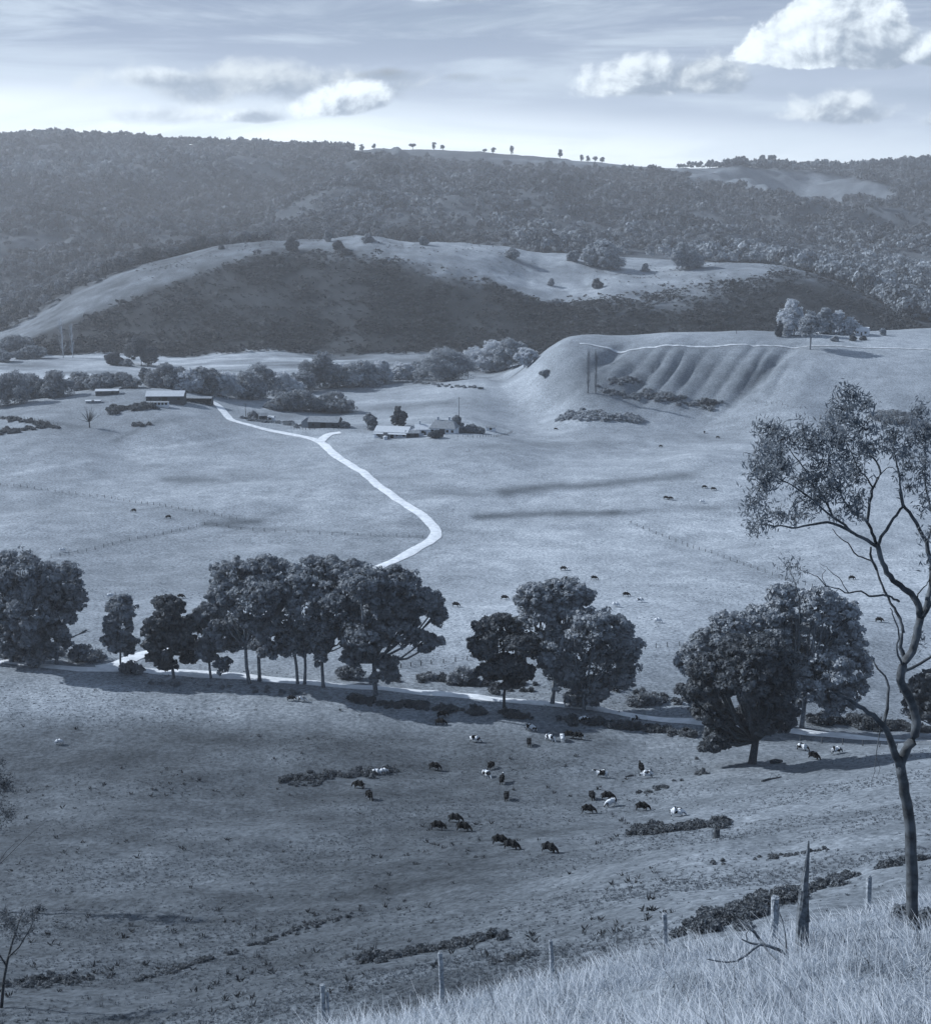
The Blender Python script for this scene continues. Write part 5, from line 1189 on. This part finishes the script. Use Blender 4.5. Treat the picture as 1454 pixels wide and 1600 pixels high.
# trees at the foot of the forest and right behind the bald hill, bigger in view
# scrub on the dark face of the bald hill
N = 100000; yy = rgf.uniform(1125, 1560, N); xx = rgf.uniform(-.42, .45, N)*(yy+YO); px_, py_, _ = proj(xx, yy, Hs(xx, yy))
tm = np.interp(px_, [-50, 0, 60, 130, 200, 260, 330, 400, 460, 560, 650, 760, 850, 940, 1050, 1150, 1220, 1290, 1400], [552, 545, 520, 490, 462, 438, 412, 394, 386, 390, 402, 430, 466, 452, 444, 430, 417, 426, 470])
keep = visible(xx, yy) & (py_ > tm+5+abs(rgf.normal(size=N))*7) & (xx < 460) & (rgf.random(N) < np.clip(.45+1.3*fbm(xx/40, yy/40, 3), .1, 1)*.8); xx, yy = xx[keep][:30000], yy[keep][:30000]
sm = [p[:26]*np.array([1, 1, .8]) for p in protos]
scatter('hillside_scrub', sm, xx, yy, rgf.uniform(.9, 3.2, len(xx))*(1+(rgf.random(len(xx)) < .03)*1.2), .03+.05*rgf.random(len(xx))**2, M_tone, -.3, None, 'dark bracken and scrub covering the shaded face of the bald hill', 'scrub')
# terrace and crest tufts
N = 4200; yy = rgf.uniform(1340, 1520, N); xx = rgf.uniform(-.25, .3, N)*(yy+YO); keep = visible(xx, yy) & (rgf.random(N) < np.clip(.1+1.2*fbm(xx/50, yy/30, 3), 0, 1)); xx, yy = xx[keep], yy[keep]
scatter('crest_scrub', sm, xx, yy, rgf.uniform(.5, 1.6, len(xx)), .08+.08*rgf.random(len(xx)), M_tone, -.3, None, 'sparse low bushes dotted along the bald hill top', 'scrub')

# ---------------------------------------------------------------- tussocks and long grass
tuf = []
for k in range(6):
    n = 10; d = unit(rgf.normal(size=(n, 3))*np.array([.6, .6, .2])+np.array([0, 0, .8])); c = d*.45+rgf.normal(size=(n, 3))*np.array([.25, .25, 0])
    nn = unit(np.cross(d, rgf.normal(size=(n, 3)))); a_ = np.cross(d, nn); L_ = rgf.uniform(.35, .7, n)[:, None]
    tuf.append(np.stack([c-d*L_, c+a_*L_*.2, c+d*L_, c-a_*L_*.2], 1))
def field(name, n, y0, y1, u0, u1, smin, smax, t0, t1, lab, cluster=.5, gx=30, gy=12, dark=0.0):
    y = np.exp(rgf.uniform(math.log(y0), math.log(y1), n)); x = rgf.uniform(u0, u1, n)*(y+YO)
    k = visible(x, y) & (rgf.random(n) < np.clip(cluster+1.9*fbm(x/gx, y/gy, 3), .03, 1)); x, y = x[k], y[k]
    s = rgf.uniform(smin, smax, len(x)); return scatter(name, tuf, x, y, s, t0+(t1-t0)*rgf.random(len(x)), M_gtone, -.03, rgf.uniform(.7, 1.3, len(x)), lab, 'grass')
field('tussock_grass', 110000, 75, 285, -.42, .42, .08, .3, .09, .26, 'rough tussocky grass over the near paddock and slope', .35)
field('thistles', 1500, 95, 260, -.42, .15, .3, .75, .03, .06, 'dark thistle tufts scattered over the paddock', .12, 18, 10)
field('field_grass', 50000, 290, 780, -.42, .42, .1, .34, .16, .38, 'dry grass tufts over the bright valley fields', .35, 40, 18)
# long pale grass on the knoll: bent blades
NB = 225000
y = rgf.uniform(20, 46, NB); u = rgf.uniform(-.42, .60, NB); x = u*(y+YO)*1.0
z = Hs(x, y); ppx, ppy, _ = proj(x, y, z)
edge = np.interp(ppx, [0,300,505,690,860,1037,1250,1454], [46,38,40,41,42,43,42,42])
k = (ppy < 1760) & (ppy > 1380) & (ppx > 250) & (ppx < 2100) & (y < edge+rgf.normal(size=NB)*1.0) & (rgf.random(NB) < np.clip(.75+1.2*fbm(x/1.6, y/1.6, 3), .2, 1))
x, y, z = x[k], y[k], z[k]; n = len(x); print('BLADES', n)
pt = .5+1.8*fbm(x/1.7+7, y/1.7, 3)
h_ = rgf.uniform(.16, .44, n)*(.75+.6*np.clip(pt, 0, 1)); az = rgf.normal(size=n)*1.5+.4+2.5*fbm(x/3, y/3, 2); ln = h_*rgf.uniform(.5, 2.6, n)
dx, dy = np.cos(az)*ln, np.sin(az)*ln; wv = rgf.uniform(.006, .014, n); wx, wy = wv, wv*.0
p0 = np.stack([x, y, z-.03], -1); p1 = np.stack([x+dx*.3, y+dy*.3, z+h_*.6], -1); p2 = np.stack([x+dx, y+dy, z+h_*.95], -1)
W_ = np.stack([wv*np.cos(az*1.7), wv*np.sin(az*1.7)*.4, wv*0], -1)
q1 = np.stack([p0-W_, p0+W_, p1+W_*.85, p1-W_*.85], 1); q2 = np.stack([p1-W_*.85, p1+W_*.85, p2+W_*.15, p2-W_*.15], 1)
tb = np.clip(.42+.34*rgf.random(n)-.30*(rgf.random(n) < .28)-.25*np.clip(-1.6*fbm(x/1.2+3, y/1.2, 3), 0, 1), .05, .75)
o = link('long_grass', quads_to_mesh('long_grass', np.concatenate([q1, q2]), np.concatenate([tb, tb]), M_gtone)); tag(o, 'long pale dry grass bending over the foreground knoll', 'grass', None, 'stuff')

# ---------------------------------------------------------------- valley haze
hz = MB(); hz.box(-4300, 4300, -60, 6560, float(zg.min())-1.5, float(zg.max())+25)
hm = bpy.data.materials.new('valley air'); hm.use_nodes = True; t = hm.node_tree; t.nodes.clear()
pv = t.nodes.new('ShaderNodeVolumePrincipled'); pv.inputs['Color'].default_value = (.80, .88, 1, 1); pv.inputs['Density'].default_value = .00009; pv.inputs['Anisotropy'].default_value = .2
om = t.nodes.new('ShaderNodeOutputMaterial'); t.links.new(pv.outputs[0], om.inputs['Volume'])
tag(hz.build('haze', hm), 'thin pale haze filling the valley air', 'haze', None, 'stuff')
